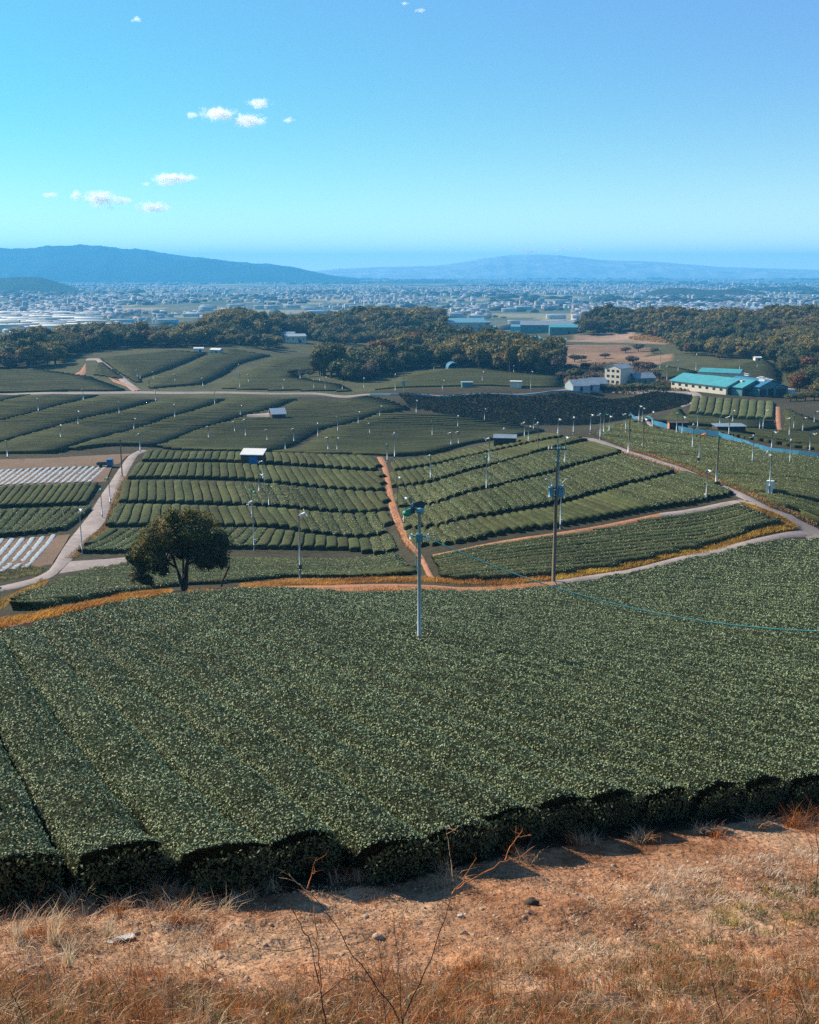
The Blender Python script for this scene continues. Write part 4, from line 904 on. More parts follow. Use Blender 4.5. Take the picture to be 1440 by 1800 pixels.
TREES = []; tr_rng = np.random.default_rng(3)
CLR = [hits([(165,592),(168,577),(240,577),(242,592)], 640), hits([(485,610),(488,592),(545,592),(560,626),(500,626)], 640), hits([(1300,622),(1310,600),(1390,600),(1440,628),(1300,634)], 700)*1.0]
for wn, L, ym, dep, sp, (x0, x1) in WOODS:
    fu, fY = front(L, ym); ul, uh = ray(x0, 600)[0], ray(x1, 600)[0]; Ymax = fY.max() + dep; Xl, Xh = ul*Ymax, uh*Ymax
    gx = np.arange(min(Xl, ul*fY.min()), max(Xh, uh*fY.min()), sp); gy = np.arange(fY.min(), Ymax, sp*.9)
    for i, y in enumerate(gy):
        for x in gx:
            xx = x + tr_rng.uniform(-.45, .45)*sp + (i % 2)*sp*.5; yy = y + tr_rng.uniform(-.4, .4)*sp; u = xx/yy
            if not ul < u < uh: continue
            f = np.interp(u, fu, fY)
            if wn == 'right wood': lim = 1060
            elif wn in ('left wood', 'middle wood'): lim = f + dep*(.75+.25*math.sin(u*40))
            else: lim = f + dep
            if not f < yy < lim: continue
            if any(inpoly(xx, yy, c) for c in CLR[:2]): continue
            TREES.append((wn, xx, yy))
print('trees', len(TREES))
def kind_at(wn, x, y):
    a = vnoise(x/28, y/34, 77) + .5*tr_rng.uniform(-1, 1); b = vnoise(x/19, y/30, 78) + .4*tr_rng.uniform(-1, 1)
    px = proj((x, y, -45))[0]
    if wn == 'middle wood' and px > 640 and b > .55: return 'autumn_tree' if tr_rng.random() < .4 else 'bamboo_clump'
    if b > .8: return 'bamboo_clump'
    if b < -.85: return 'bare_tree' if wn != 'right wood' or True else 0
    if tr_rng.random() < .025: return 'autumn_tree'
    return 'evergreen_tree' if a < .12 else 'broadleaf_tree'
TR = []
for wn, x, y in TREES:
    z = float(H(x, y)); sc = tr_rng.uniform(.75, 1.25) * {'right wood': .95, 'middle wood': 1.35, 'back hill wood': 1.1}.get(wn, 1.05) * (1 + .38*vnoise(x/22, y/26, 91)); kn = kind_at(wn, x, y)
    if kn == 'bamboo_clump': sc *= 1.1
    px, py, d = proj((x, y, z + 5*sc)); TR.append([sc/d*1000, wn, x, y, z, sc, kn, px])
# loners on the brown field and near the houses
for px, py, sc, kn in [(1010,636,.75,'evergreen_tree'),(1022,634,.6,'evergreen_tree'),(1064,630,.62,'evergreen_tree'),(992,668,.8,'bare_tree'),(1003,655,.9,'bare_tree'),(1012,668,.9,'evergreen_tree'),(1030,650,.8,'bare_tree'),(1048,656,.8,'bare_tree'),
                       (1040,670,.7,'bare_tree'),(1112,642,.9,'bare_tree'),(1125,648,.8,'bare_tree'),(1140,655,.8,'bare_tree'),(1150,666,.7,'bare_tree'),(1100,620,.7,'bare_tree'),(1122,618,.8,'evergreen_tree'),(1150,622,.7,'evergreen_tree'),
                       (1140,685,.55,'evergreen_tree'),(1155,685,.6,'evergreen_tree'),(1165,687,.5,'evergreen_tree'),(1110,687,.5,'evergreen_tree'),(1090,687,.5,'broadleaf_tree'),(1072,687,.5,'evergreen_tree'),(1125,686,.55,'broadleaf_tree'),(1057,686,.45,'evergreen_tree'),
                       (515,661,.6,'evergreen_tree'),(530,664,.5,'bare_tree'),(545,662,.55,'evergreen_tree'),(556,655,.6,'autumn_tree'),(1265,632,.5,'autumn_tree'),(1275,632,.5,'bare_tree'),(1190,672,.35,'evergreen_tree'),(1400,712,.5,'evergreen_tree'),
                       (1415,716,.6,'broadleaf_tree'),(1430,720,.7,'evergreen_tree'),(1390,708,.5,'evergreen_tree'),(870,560,1.2,'evergreen_tree'),(885,561,1.1,'broadleaf_tree'),(858,562,1.2,'evergreen_tree')]:
    p = hit(px, py, 420); TR.append([sc/p[1]*2000 + 10, 'open ground by the houses', p[0], p[1], p[2], sc, kn, px])
TR.sort(key=lambda t: -t[0]); vis = [t for t in TR if -30 < t[7] < 1470]; indt = vis[:300]; ids = {id(t) for t in indt}; rest = [t for t in TR if id(t) not in ids]
cnt = {}
for t in sorted(indt, key=lambda t: t[7]):
    _, wn, x, y, z, sc, kn, px = t; k = (wn, kn); cnt[k] = cnt.get(k, 0) + 1; pr = TP[kn][tr_rng.integers(len(TP[kn]))]
    o = empty(kn, (x, y, z), tr_rng.uniform(0, 6.28)); o.scale = (sc*tr_rng.uniform(.9,1.15)*(1.25 if 'open' in wn else 1),)*2 + (sc*tr_rng.uniform(.85, 1.2)*(.62 if 'open' in wn else 1),)
    link('crown', pr[0], o); link('trunk', pr[1], o)
    tag(o, f'{KINDS[kn][0]}, {nth(cnt[k])} such from the left, {"in the " + wn if "wood" in wn else "on " + wn}', 'tree', f'trees of the {wn}')
Vs, Q, T3, Cs, n0 = [], [], [], [], 0
for t in rest:
    _, wn, x, y, z, sc, kn, px = t; V, Fs, C = TP[kn][tr_rng.integers(len(TP[kn]))][2]; nc = Fs[1].max() + 1
    far_ = y > 800; nk = 260 if far_ else 420                      # fewer leaf clumps far off
    a = tr_rng.uniform(0, 6.28); ca, sa = math.cos(a), math.sin(a); VV = V[:nc + 4*nk].copy()
    if far_:
        q = VV[nc:].reshape(-1, 4, 3); m = q.mean(1, keepdims=True); VV[nc:] = (m + (q-m)*1.45).reshape(-1, 3)
    VV = np.stack([VV[:, 0]*ca - VV[:, 1]*sa, VV[:, 0]*sa + VV[:, 1]*ca, VV[:, 2]], 1) * sc + (x, y, z - .4)
    Vs.append(VV); Cs.append(C[:nc+4*nk]*tr_rng.uniform(.8, 1.2)); Q.append(Fs[0][:nk] + n0); T3.append(Fs[1] + n0); n0 += len(VV)
o = link('woodland', mesh('woodland', np.concatenate(Vs), [np.concatenate(Q), np.concatenate(T3)], M_tree, col=np.concatenate(Cs))); tag(o, 'dense mixed woodland covering the low hills behind the front trees', 'woodland', kind='stuff')

# the lone tree by the orange path
p = hit(322, 1038); S1 = p[1]*1.03/F
def lt(dx, dy, r, dz=0, k=1.0): return (dx*S1, dz, dy*S1, r*S1, r*S1*k, r*S1)
lobes = [lt(-22,98,40,0),lt(26,100,44,.3),lt(5,118,28,.3),lt(-45,92,30,-.3),lt(58,72,29,0),lt(-66,70,25,.1),lt(-78,28,15,-.3),lt(-62,18,13,-.2),lt(-38,60,26,-.8),lt(40,64,26,-.5),lt(-14,133,16,0),lt(70,88,20,.3),lt(-88,60,12,0),lt(72,52,14,0),lt(20,132,15,.2),
         lt(0,80,34,1.2),lt(-50,48,18,.2),lt(-72,44,16,0),lt(-30,38,11,-.6),lt(48,48,12,.2)]
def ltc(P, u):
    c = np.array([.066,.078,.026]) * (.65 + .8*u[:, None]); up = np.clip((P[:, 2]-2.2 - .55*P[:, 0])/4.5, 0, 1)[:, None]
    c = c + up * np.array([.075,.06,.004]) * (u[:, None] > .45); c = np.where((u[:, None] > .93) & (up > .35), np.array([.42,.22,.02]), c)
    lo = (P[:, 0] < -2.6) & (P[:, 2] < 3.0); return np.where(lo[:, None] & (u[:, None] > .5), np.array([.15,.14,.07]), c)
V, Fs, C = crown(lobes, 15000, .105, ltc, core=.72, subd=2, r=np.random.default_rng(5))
o = empty('lone_tree', p); link('crown', mesh('crown', V, Fs, M_tree, col=C), o)
b = MB(); b.tube([(.05,0,-.4),(-.1,0,.7),(-.35,0,1.6),(-.8,.1,3.2),(-1.3,.1,4.3)], [.3,.2,.17,.14,.08], 9); b.tube([(.15,0,-.4),(.3,-.05,.8),(.42,0,2.2),(.7,0,3.6),(1.3,0,4.6)], [.34,.25,.22,.17,.08], 9)
b.tube([(.1,0,.1),(.06,.2,1.4),(.1,.2,3.5)], [.2,.13,.09], 8); b.tube([(-.6,0,2.4),(-1.6,-.2,3.2),(-2.8,0,3.3)], [.12,.09,.05], 7); b.tube([(.5,0,2.6),(1.6,.1,3.4),(2.6,0,3.5)], [.12,.09,.05], 7)
b.build('trunk', M_bark, o, True); tag(o, 'broad lone evergreen tree with orange tinged crown beside the orange grass path', 'tree')
p = hit(388, 1031); o = empty('dead_branch', p); b = MB(); b.tube([(0,0,-.3),(.2,0,.5),(.45,.05,1.15),(.75,0,1.7),(1.02,0,2.3)], [.15,.12,.14,.10,.12], 8); b.tube([(1.0,0,2.25),(1.12,0,2.38)], [.1,.06], 7); b.build('stake', M_bark, o, True); tag(o, 'dark dead snag leaning right beside the lone tree', 'dead snag')

# ------------------------------------------------------------------ verges, undergrowth, dry grass
def blades(P, h, w_, col, cvar=.3, lean=.45, r=rng):
    n = len(P); h = h * r.uniform(.5, 1.3, n); a = r.uniform(0, 6.283, n); d = np.stack([np.cos(a), np.sin(a), 0*a], 1); s = np.stack([-np.sin(a), np.cos(a), 0*a], 1)
    ln = (r.uniform(.05, lean*2, n) * h)[:, None]; w_ = (w_ * r.uniform(.6, 1.3, n))[:, None]; hz = h[:, None]*np.array([0, 0, 1.0])
    b0 = P - s*w_/2; b1 = P + s*w_/2; m = P + hz*.55 + d*ln*.35; t = P + hz*np.sqrt(np.clip(1-lean*.5, .3, 1)) + d*ln
    V = np.stack([b0, b1, m + s*w_*.4, m - s*w_*.4, t], 1).reshape(-1, 3); i = np.arange(n)[:, None]*5
    c = np.asarray(col)*(1 + r.uniform(-cvar, cvar, (n, 1))); C = np.repeat(np.broadcast_to(c, (n, 3)), 5, axis=0)
    return V, [i + np.array([0,1,2,3]), i + np.array([3,2,4])], C
def scatter_poly(poly, n, ym=4):
    Pw = hits(poly, ym) if ym is not None else np.array(poly); lo, hi = Pw[:, :2].min(0), Pw[:, :2].max(0); out = []
    tot = 0
    while tot < n:
        q = rng.uniform(lo, hi, (n*3, 2)); q = q[inpoly(q[:, 0], q[:, 1], Pw)]; out.append(q); tot += len(q)
        if len(out) > 60: break
    q = np.concatenate(out)[:n]; return np.stack([q[:, 0], q[:, 1], H(q[:, 0], q[:, 1])], 1)
def band_poly(up, lo): return up + lo[::-1]
VG = [
 (band_poly([(330,1037),(420,1036),(500,1034),(640,1031),(800,1036),(960,1024)], [(330,1046),(420,1048),(500,1044),(640,1044),(800,1046),(975,1036)]), 16000, .26, .05, (.50,.23,.07), 50),  # verge bands: polygon, blades, height, width, colour
 (band_poly([(300,1037),(200,1052),(100,1073),(0,1093),(-60,1105)], [(300,1045),(200,1061),(100,1084),(0,1106),(-60,1120)]), 16000, .3, .05, (.50,.22,.045), 30),
 (band_poly([(970,1013),(880,1021),(800,1020),(640,1017),(500,1020),(420,1029)], [(970,1020),(880,1029),(800,1027),(640,1025),(500,1030),(420,1038)]), 14000, .34, .06, (.54,.25,.06), 60),
 (band_poly([(1380,922),(1290,948),(1200,968),(1100,992),(973,1012)], [(1400,932),(1290,958),(1200,978),(1100,1002),(973,1022)]), 9000, .4, .07, (.50,.30,.05), 60),
 (band_poly([(1300,884),(1345,897),(1400,925)], [(1310,890),(1350,915),(1375,926),(1405,932)]), 5000, .4, .08, (.50,.30,.08), 60),
 (band_poly([(1040,776),(1100,795),(1160,813),(1240,845),(1280,868)], [(1040,780),(1095,800),(1150,817),(1230,849),(1272,870)]), 2500, .3, .09, (.45,.24,.11), 60),
 (band_poly([(1100,784),(1160,804),(1240,835),(1310,862),(1360,888),(1440,920)], [(1100,788),(1160,808),(1240,839),(1305,865),(1352,891),(1430,926)]), 3500, .3, .09, (.45,.24,.11), 60),
 (band_poly([(75,1018),(30,1040),(0,1056)], [(85,1022),(40,1050),(0,1072)]), 3000, .3, .07, (.45,.26,.07), 40),
 (band_poly([(212,836),(196,882),(182,925),(150,948),(112,985)], [(224,840),(208,884),(192,928),(165,948),(135,980)]), 5000, .28, .08, (.42,.26,.10), 60),
 (band_poly([(0,1003),(50,995),(80,1000),(60,1014)], [(0,1022),(50,1012),(60,1010)]), 3000, .3, .08, (.24,.21,.09), 60),
 (band_poly([(668,830),(690,900),(700,940),(735,985)], [(672,830),(697,900),(712,940),(745,985)]), 2500, .28, .08, (.42,.2,.09), 60),
 (band_poly([(1105,592),(1140,586),(1180,588),(1182,600)], [(1105,596),(1180,604)]), 2500, .8, .6, (.40,.23,.07), 600),
 (band_poly([(990,662),(1040,640),(1100,640),(1160,655)], [(990,684),(1060,684),(1180,676),(1165,662)]), 4000, 1.6, .7, (.20,.14,.09), 480),
 (band_poly([(1060,668),(1180,675)], [(1060,690),(1215,690)]), 1500, 1.2, .6, (.09,.07,.03), 430),
]
Vs, Q, T3, Cs, n0 = [], [], [], [], 0
for poly, n, h, w_, c, ym in VG:
    P = scatter_poly(poly, n, ym); nn = vnoise(P[:, 0]*.5, P[:, 1]*.5, 9)[:, None]; cc = np.array(c) * (1 + .35*nn) + np.clip(nn, 0, 1)*np.array([.0, .06, .0])
    V, Fs, C = blades(P, h, w_, cc, lean=.7); Vs.append(V); Cs.append(C); Q.append(Fs[0]+n0); T3.append(Fs[1]+n0); n0 += len(V)
o = link('verge_grass', mesh('verge_grass', np.concatenate(Vs), [np.concatenate(Q), np.concatenate(T3)], M_grass, col=np.concatenate(Cs))); tag(o, 'orange and golden dry grass along the field paths', 'grass', kind='stuff')
# thicket on the shaded slope
P = scatter_poly([(700,694),(850,693),(1000,692),(1150,691),(1218,697),(1210,712),(1180,722),(1100,738),(1000,748),(930,748),(850,740),(780,728),(720,716)], 15000, 395)
nn = fbm(P[:, 0]*.12, P[:, 1]*.12, 15); P[:, 2] += rng.uniform(0, .5, len(P)) + .25*nn
u = rng.random(len(P))[:, None]; cc = np.where(u < .05, np.array([.10,.05,.03]), np.array([.042,.046,.020]))*(1+.4*nn[:, None])  # scrub colour darkened, with the slope's shade painted into it
V, Fs, C = leafquads(P, np.array([[.25, -.8, .75]]), np.array(.55), cc, asp=.7, jit=.25); o = link('thicket', mesh('thicket', V, Fs, M_tree, col=C)); tag(o, 'dark scrubby thicket covering the shaded slope below the road', 'undergrowth', kind='stuff')

# dry bank in front
GV, GQ, GT, GC, g0 = [], [], [], [], 0
def addg(V, Fs, C):
    global g0
    GV.append(V); GC.append(C); GQ.append(Fs[0]+g0); GT.append(Fs[1]+g0); g0 += len(V)
def tufts(poly, nt, per, rad, h, w_, cols, ym=4, patch=.15):
    P = scatter_poly(poly, nt, ym); P = P[fbm(P[:, 0]*.9, P[:, 1]*.9, nt) + rng.uniform(-.5, .5, len(P)) > -patch]; nt = len(P); Y = P[:, 1]
    ci = rng.integers(0, len(cols), nt); cc = np.array(cols)[ci]; k = rng.poisson(per, nt)
    ii = np.repeat(np.arange(nt), k); q = P[ii] + np.concatenate([rng.normal(0, rad, (len(ii), 2)), np.zeros((len(ii), 1))], 1); q[:, 2] = H(q[:, 0], q[:, 1]) - .01
    addg(*blades(q, h * rng.uniform(.6, 1.3, nt)[ii], w_, cc[ii], lean=.8))
FULL = [(-150,1600),(1560,1470),(1560,1900),(-150,1900)]
straw = (.60,.42,.26); rust_ = (.36,.125,.04); orange_ = (.48,.17,.045); pale_ = (.72,.60,.46); brown_ = (.22,.12,.06); olive_ = (.16,.15,.05); green_ = (.07,.10,.03)
tufts(FULL, 2600, 8, .07, .06, .008, [straw, rust_, brown_, rust_, brown_], patch=-.1)
tufts([(-150,1700),(1560,1680),(1560,2000),(-150,2000)], 3000, 16, .08, .17, .007, [rust_, rust_, orange_, straw, brown_, olive_])
tufts([(-150,1745),(1560,1720),(1560,2050),(-150,2050)], 2200, 18, .09, .24, .007, [rust_, orange_, brown_, straw, olive_, brown_])
tufts([(-100,1600),(420,1580),(440,1680),(-100,1740)], 420, 16, .08, .2, .007, [rust_, straw, straw, brown_, pale_])
tufts([(1000,1570),(1560,1480),(1560,1720),(1000,1700)], 1000, 12, .10, .09, .008, [pale_, straw, brown_, olive_, straw])
tufts([(1100,1540),(1560,1470),(1560,1580),(1150,1590)], 500, 16, .09, .12, .009, [pale_, pale_, straw])
tufts([(1240,1560),(1440,1550),(1440,1640),(1260,1650)], 70, 26, .10, .14, .012, [olive_, (.35,.27,.05), green_])
tufts([(1080,1660),(1440,1640),(1560,1760),(1080,1760)], 60, 24, .10, .12, .012, [green_, olive_])
tufts([(1385,1420),(1560,1400),(1560,1530),(1400,1500)], 60, 60, .16, .55, .009, [rust_, brown_, orange_])
for px, py in [(118,1590),(285,1572),(450,1570),(620,1545),(790,1530),(905,1500),(1020,1478),(1130,1470),(1250,1462),(1330,1452),(60,1640),(150,1640),(310,1620),(350,1600)]:
    p = hit(px, py+6)
    for k in range(3): 
        c_ = p[:2] + rng.normal(0, .22, 2); P = np.concatenate([c_ + rng.normal(0, .09, (60, 2)), np.zeros((60, 1))], 1); P[:, 2] = H(P[:, 0], P[:, 1]); addg(*blades(P, .3, .009, np.array([orange_, straw, straw][k % 3]), lean=.8))
tufts([(-150,1760),(1560,1740),(1560,2050),(-150,2050)], 160, 4, .05, .55, .008, [orange_, rust_, brown_, straw], patch=1)
tufts([(-100,1600),(1560,1520),(1560,1720),(-100,1730)], 900, 12, .09, .12, .008, [rust_, orange_, brown_, straw, brown_], patch=-.25)
# feathery pale grass heads at left
for px, py in [(95,1660),(105,1640),(35,1660),(120,1700),(190,1650)]:
    p = hit(px, py); P = np.concatenate([p[:2] + rng.normal(0, .035, (50, 2)), np.zeros((50, 1))], 1); P[:, 2] = H(P[:, 0], P[:, 1]); addg(*blades(P, .42, .011, np.array([.75,.62,.42]), lean=.35))
o = link('dry_grass', mesh('dry_grass', np.concatenate(GV), [np.concatenate(GQ), np.concatenate(GT)], M_grass, col=np.concatenate(GC))); tag(o, 'dry rust and straw coloured grass on the bank in front', 'grass', kind='stuff')
# fallen leaves and straw litter, pebbles and clods
P = scatter_poly(FULL, 26000); u = rng.random(len(P))[:, None]; cc = np.where(u < .35, np.array([.50,.28,.15]), np.where(u < .48, np.array([.60,.44,.30]), np.where(u < .85, np.array([.30,.15,.07]), np.array([.14,.08,.045]))))
P[:, 2] += .012; V, Fs, C = leafquads(P, np.array([[0, 0, 1.0]]), .026, cc, asp=.3, jit=.35); o = link('leaf_litter', mesh('leaf_litter', V, Fs, M_grass, col=C)); tag(o, 'dead leaves and straw scattered over the bare bank', 'litter', kind='stuff')
P = scatter_poly(FULL, 2600); iv, if_ = ICO1; sz = rng.lognormal(math.log(.015), .5, len(P)); sz[:60] = rng.uniform(.03, .06, 60)
VV = (iv[None]*(1 + .3*rng.normal(0, 1, (len(P), len(iv), 1)).clip(-1, 1)) * np.array([1, 1, .7]) * sz[:, None, None] + P[:, None]).reshape(-1, 3); FF = (if_[None] + (np.arange(len(P))*len(iv))[:, None, None]).reshape(-1, 3)
cc = np.where(rng.random(len(P)) < .12, .62, .33)[:, None]*np.array([1, .72, .52]); o = link('clods', mesh('clods', VV, FF, M_stem, col=np.repeat(cc, len(iv), axis=0))); tag(o, 'small stones and earth clods on the bank', 'stones', kind='stuff')
def rock(px, py, r, m, name, label, cat, seed, sq=.7):
    p = hit(px, py); q = np.random.default_rng(seed); v = ICO2[0]*(1 + .16*q.normal(0, 1, (len(ICO2[0]), 1)).clip(-1.2, 1.2))*np.array([1, .8, sq])*r; v[:, 2] += r*sq*.5
    o = link(name, mesh(name, v, ICO2[1], m)); o.location = p; tag(o, label, cat)
rock(664,1650,.085, M_rock, 'stone', 'round pale stone on the bare bank below the tea rows', 'stone', 1)
rock(1143,1563,.085, M_rock, 'stone', 'grey angular stone on the bank at the right', 'stone', 2, .8)
rock(935,1590,.13, M_bark, 'clod', 'dark lump in place of a shaded gouge in the bare bank', 'clod', 3, .6)  # lump put where only a shaded gouge lies; its dark stands for shade
rock(1245,1468,.16, M_bark, 'clod', 'dark clod of earth in the shade line at the right', 'clod', 4, .5)
rock(810,1612,.06, M_plastic, 'stone', 'small whitish stone in the middle of the bank', 'stone', 6, .6)
p = hit(208, 1655); q = np.random.default_rng(9); g_ = np.linspace(-.22, .22, 12); X, Y = np.meshgrid(g_, g_*.6); X = X + q.normal(0, .01, X.shape); Z = .03 + .035*q.random(X.shape); id_ = np.arange(144).reshape(12, 12)
V = np.stack([X, Y, Z], -1).reshape(-1, 3); FF = np.stack([id_[:-1,:-1].ravel(), id_[:-1,1:].ravel(), id_[1:,1:].ravel(), id_[1:,:-1].ravel()], 1); o = link('plastic_scrap', mesh('plastic_scrap', V, FF, M_plastic)); o.location = p; o.rotation_euler = (R(-18), 0, .4); tag(o, 'crumpled white plastic scrap lying on the bank at the left', 'plastic scrap')

# dry shrubs: bare stems standing in the grass at the bottom
def shrub(lines, D, label, name='dry_shrub', col=None):
    """stems given as traced polylines standing in a vertical plane D metres off, each with its own depth"""
    b = []; allV, allF, allC, n = [], [], [], 0; q = np.random.default_rng(len(label)); org = None
    for pts, r0, c, root in lines:
        dd = D + q.uniform(-.35, .35); W = []
        for i, (px, py) in enumerate(pts):
            u, t = ray(px, py); y = dd + (.04*i); W.append((u*y, y, -t*y))
        if root: W = [(W[0][0], W[0][1], float(H(W[0][0], W[0][1]))-.05)] + W
        W = np.array(W); W = resample3(W, max(4, len(W)*3)); W[1:-1] += q.normal(0, .006, (len(W)-2, 3))
        m = MB(); m.tube(W, np.linspace(r0*.75, r0*.3, len(W)), 5); v = np.concatenate(m.V); base = n
        allV.append(v); allF += [[i + base for i in f] for f in m.fl]; allC.append(np.tile(c, (len(v), 1))); n += len(v)
        # fine side twigs and withered seed heads
        for k in range(int(q.integers(2, 6)) if len(pts) > 1 else 0):
            i = q.integers(len(W)//2, len(W)); s = W[i]; d = q.normal(0, 1, 3)*np.array([1, .5, .8]); d[2] = abs(d[2])*.8; d /= np.linalg.norm(d); L = q.uniform(.05, .16)
            m = MB(); m.tube([s, s + d*L*.5 + q.normal(0, .01, 3), s + d*L], [r0*.3, r0*.25, r0*.15], 4); v = np.concatenate(m.V); base = n; allV.append(v); allF += [[i_ + base for i_ in f] for f in m.fl]; allC.append(np.tile(c, (len(v), 1))); n += len(v)
    V = np.concatenate(allV); org = V[np.argmin(V[:, 2])].copy(); me = bpy.data.meshes.new('dry_shrub'); me.from_pydata((V-org).tolist(), [], allF); me.materials.append(M_stem)
    a = me.color_attributes.new('Col', 'FLOAT_COLOR', 'POINT'); cc = np.ones((len(V), 4), dtype=np.float32); cc[:, :3] = np.concatenate(allC); a.data.foreach_set('color', cc.ravel()); me.update()
    o = link(name, me); o.location = org; return tag(o, label, 'dry shrub')
def resample3(P, n):
    d = np.concatenate([[0], np.cumsum(np.linalg.norm(np.diff(P, axis=0), axis=1))]); t = np.linspace(0, d[-1], n); return np.stack([np.interp(t, d, P[:, k]) for k in range(3)], 1)
DK = (.085,.04,.022); OR = (.48,.16,.05); TN = (.50,.30,.18)
shrub([([(573,1800),(563,1730),(553,1690),(545,1655)],.014,DK,1),([(545,1655),(520,1610),(510,1590)],.008,DK,0),([(563,1745),(562,1690),(556,1640),(551,1585),(543,1568)],.011,OR,0),([(543,1568),(522,1552),(508,1535)],.008,TN,0),([(540,1562),(549,1535),(557,1508)],.007,OR,0),
       ([(545,1666),(500,1672),(450,1667)],.007,DK,0),([(568,1748),(600,1722),(640,1695),(658,1682)],.009,OR,0),([(450,1667),(425,1655)],.005,DK,0)], 8.3, 'tall bare forked dry shrub left of the middle')
shrub([([(702,1800),(690,1770),(650,1718),(615,1670),(588,1625),(560,1585),(545,1568)],.010,DK,1),([(706,1800),(740,1722),(760,1680),(775,1640),(795,1570)],.012,DK,1),([(795,1570),(815,1555),(840,1540),(888,1512),(920,1506),(940,1502)],.009,OR,0),([(888,1512),(895,1490),(908,1475),(918,1455)],.007,OR,0),
       ([(795,1572),(815,1545),(838,1508)],.007,OR,0),([(797,1548),(790,1500),(785,1455)],.007,TN,0),([(908,1472),(925,1470),(935,1468)],.005,OR,0),([(670,1740),(690,1680),(710,1625)],.007,OR,1),([(650,1725),(600,1722),(540,1715)],.005,DK,0)], 8.2, 'wide bare dry shrub leaning right in the middle foreground')
shrub([([(680,1800),(672,1740),(668,1680),(664,1640)],.008,DK,1),([(708,1800),(702,1720),(698,1660),(690,1600)],.007,DK,1),([(718,1800),(716,1740),(716,1680)],.009,(.25,.24,.25),1),([(610,1800),(622,1770),(628,1750)],.007,OR,1),([(700,1690),(712,1650),(708,1620)],.006,OR,0)], 8.5, 'short thin dry stems between the two tall bare shrubs')
shrub([([(1274,1800),(1262,1760),(1252,1725),(1246,1695)],.011,DK,1),([(1270,1795),(1300,1762),(1330,1742),(1365,1728)],.009,TN,1),([(1376,1800),(1374,1760),(1384,1720),(1398,1702),(1440,1674)],.011,OR,1),([(1398,1702),(1420,1705),(1438,1690)],.008,OR,0),([(1384,1745),(1400,1770),(1417,1800)],.008,OR,0),([(1374,1782),(1390,1778),(1402,1785)],.008,OR,0),
       ([(1376,1750),(1360,1730),(1350,1715)],.007,OR,0)], 8.3, 'low branching dry shrub with orange stems at the bottom right')
shrub([([(940,1800),(925,1775),(905,1755),(888,1745)],.009,OR,1),([(905,1800),(918,1770),(912,1748),(905,1730)],.009,OR,1),([(925,1778),(940,1765),(948,1762)],.007,OR,0),([(960,1800),(975,1770),(990,1760)],.008,TN,1)], 8.1, 'low forked orange dry stems right of the middle')
shrub([([(45,1800),(30,1765),(18,1742)],.010,DK,1),([(110,1800),(128,1758),(148,1722)],.008,OR,1),([(62,1800),(60,1750),(58,1725)],.008,OR,1),([(62,1765),(90,1750),(132,1738)],.007,OR,0),([(45,1800),(20,1775),(-10,1770)],.007,TN,1),([(0,1758),(25,1757)],.006,TN,0)], 8.3, 'low dry shrub with crossed orange stems at the bottom left')
shrub([([(60,1640),(64,1600),(68,1570),(72,1545)],.012,DK,1),([(20,1640),(12,1600),(8,1575)],.01,OR,1),([(66,1575),(76,1560),(80,1548)],.008,OR,0)], 15.6, 'thin dry weed stems against the dark row ends at the left')
shrub([([(1430,1500),(1415,1460),(1400,1435),(1385,1415)],.012,OR,1),([(1440,1500),(1432,1450),(1425,1405)],.012,DK,1),([(1415,1460),(1395,1462),(1378,1455)],.009,OR,0),([(1450,1500),(1440,1440),(1442,1400)],.012,OR,1),([(1400,1500),(1385,1470),(1372,1450)],.01,OR,1)], 19.5, 'bushy rust coloured weeds at the right end of the tea rows')

# ------------------------------------------------------------------ town on the plain
TW = np.random.default_rng(12)
def tone_pick(r): 
    u = r.random()
    return (.48,.49,.50) if u < .42 else (.42,.42,.42) if u < .6 else (.25,.27,.30) if u < .75 else (.45,.38,.30) if u < .88 else (.20,.36,.46) if u < .95 else (.5,.28,.2)
def house_v(w_, d_, h_, rz, p, wc, rc):
    W, D_ = w_/2, d_/2; rh = min(w_, d_)*(.22 if w_ < 16 else .07)
    V = np.array([(-W,-D_,-.5),(W,-D_,-.5),(W,D_,-.5),(-W,D_,-.5),(-W,-D_,h_),(W,-D_,h_),(W,D_,h_),(-W,D_,h_),  (-W-.3,-D_-.3,h_),(W+.3,-D_-.3,h_),(W+.3,D_+.3,h_),(-W-.3,D_+.3,h_),(-W-.3,0,h_+rh),(W+.3,0,h_+rh)])
    c, s_2 = math.cos(rz), math.sin(rz); X = V[:, 0]*c - V[:, 1]*s_2; Y = V[:, 0]*s_2 + V[:, 1]*c
    C = np.array([wc]*8 + [rc]*6); return np.stack([X, Y, V[:, 2]], 1) + p, C
HQ = np.array([(0,1,5,4),(1,2,6,5),(2,3,7,6),(3,0,4,7),(8,9,13,12),(10,11,12,13)]); HT = np.array([(8,12,11),(9,10,13)])
cand = []
while len(cand) < 11000:
    px = TW.uniform(-60, 1500); D_ = 1550 * math.exp(TW.uniform(0, 1) * math.log(8)); u, _ = ray(px, 500); x = u*D_
    cl = fbm(x*.0021, D_*.0011, 51); base = .15 if D_ > 2200 else .0
    if px < 560 and D_ < 5200: cl -= .15
    if 860 < px < 1010 and 1900 < D_ < 2700: continue
    if cl + TW.uniform(-.5, .5) < base: continue
    cand.append((x, D_, px))
BIG = []
for k in range(130):
    px = TW.uniform(-60, 1500); D_ = 1600*math.exp(TW.uniform(0, 1)*math.log(7)); u, _ = ray(px, 500); BIG.append((u*D_, D_, px))
for k in range(150):   # pale greenhouses and depots at the left
    px = TW.uniform(-40, 165) ; D_ = TW.uniform(1700, 2350); u, _ = ray(px, 500); BIG.append((u*D_, D_, -999))
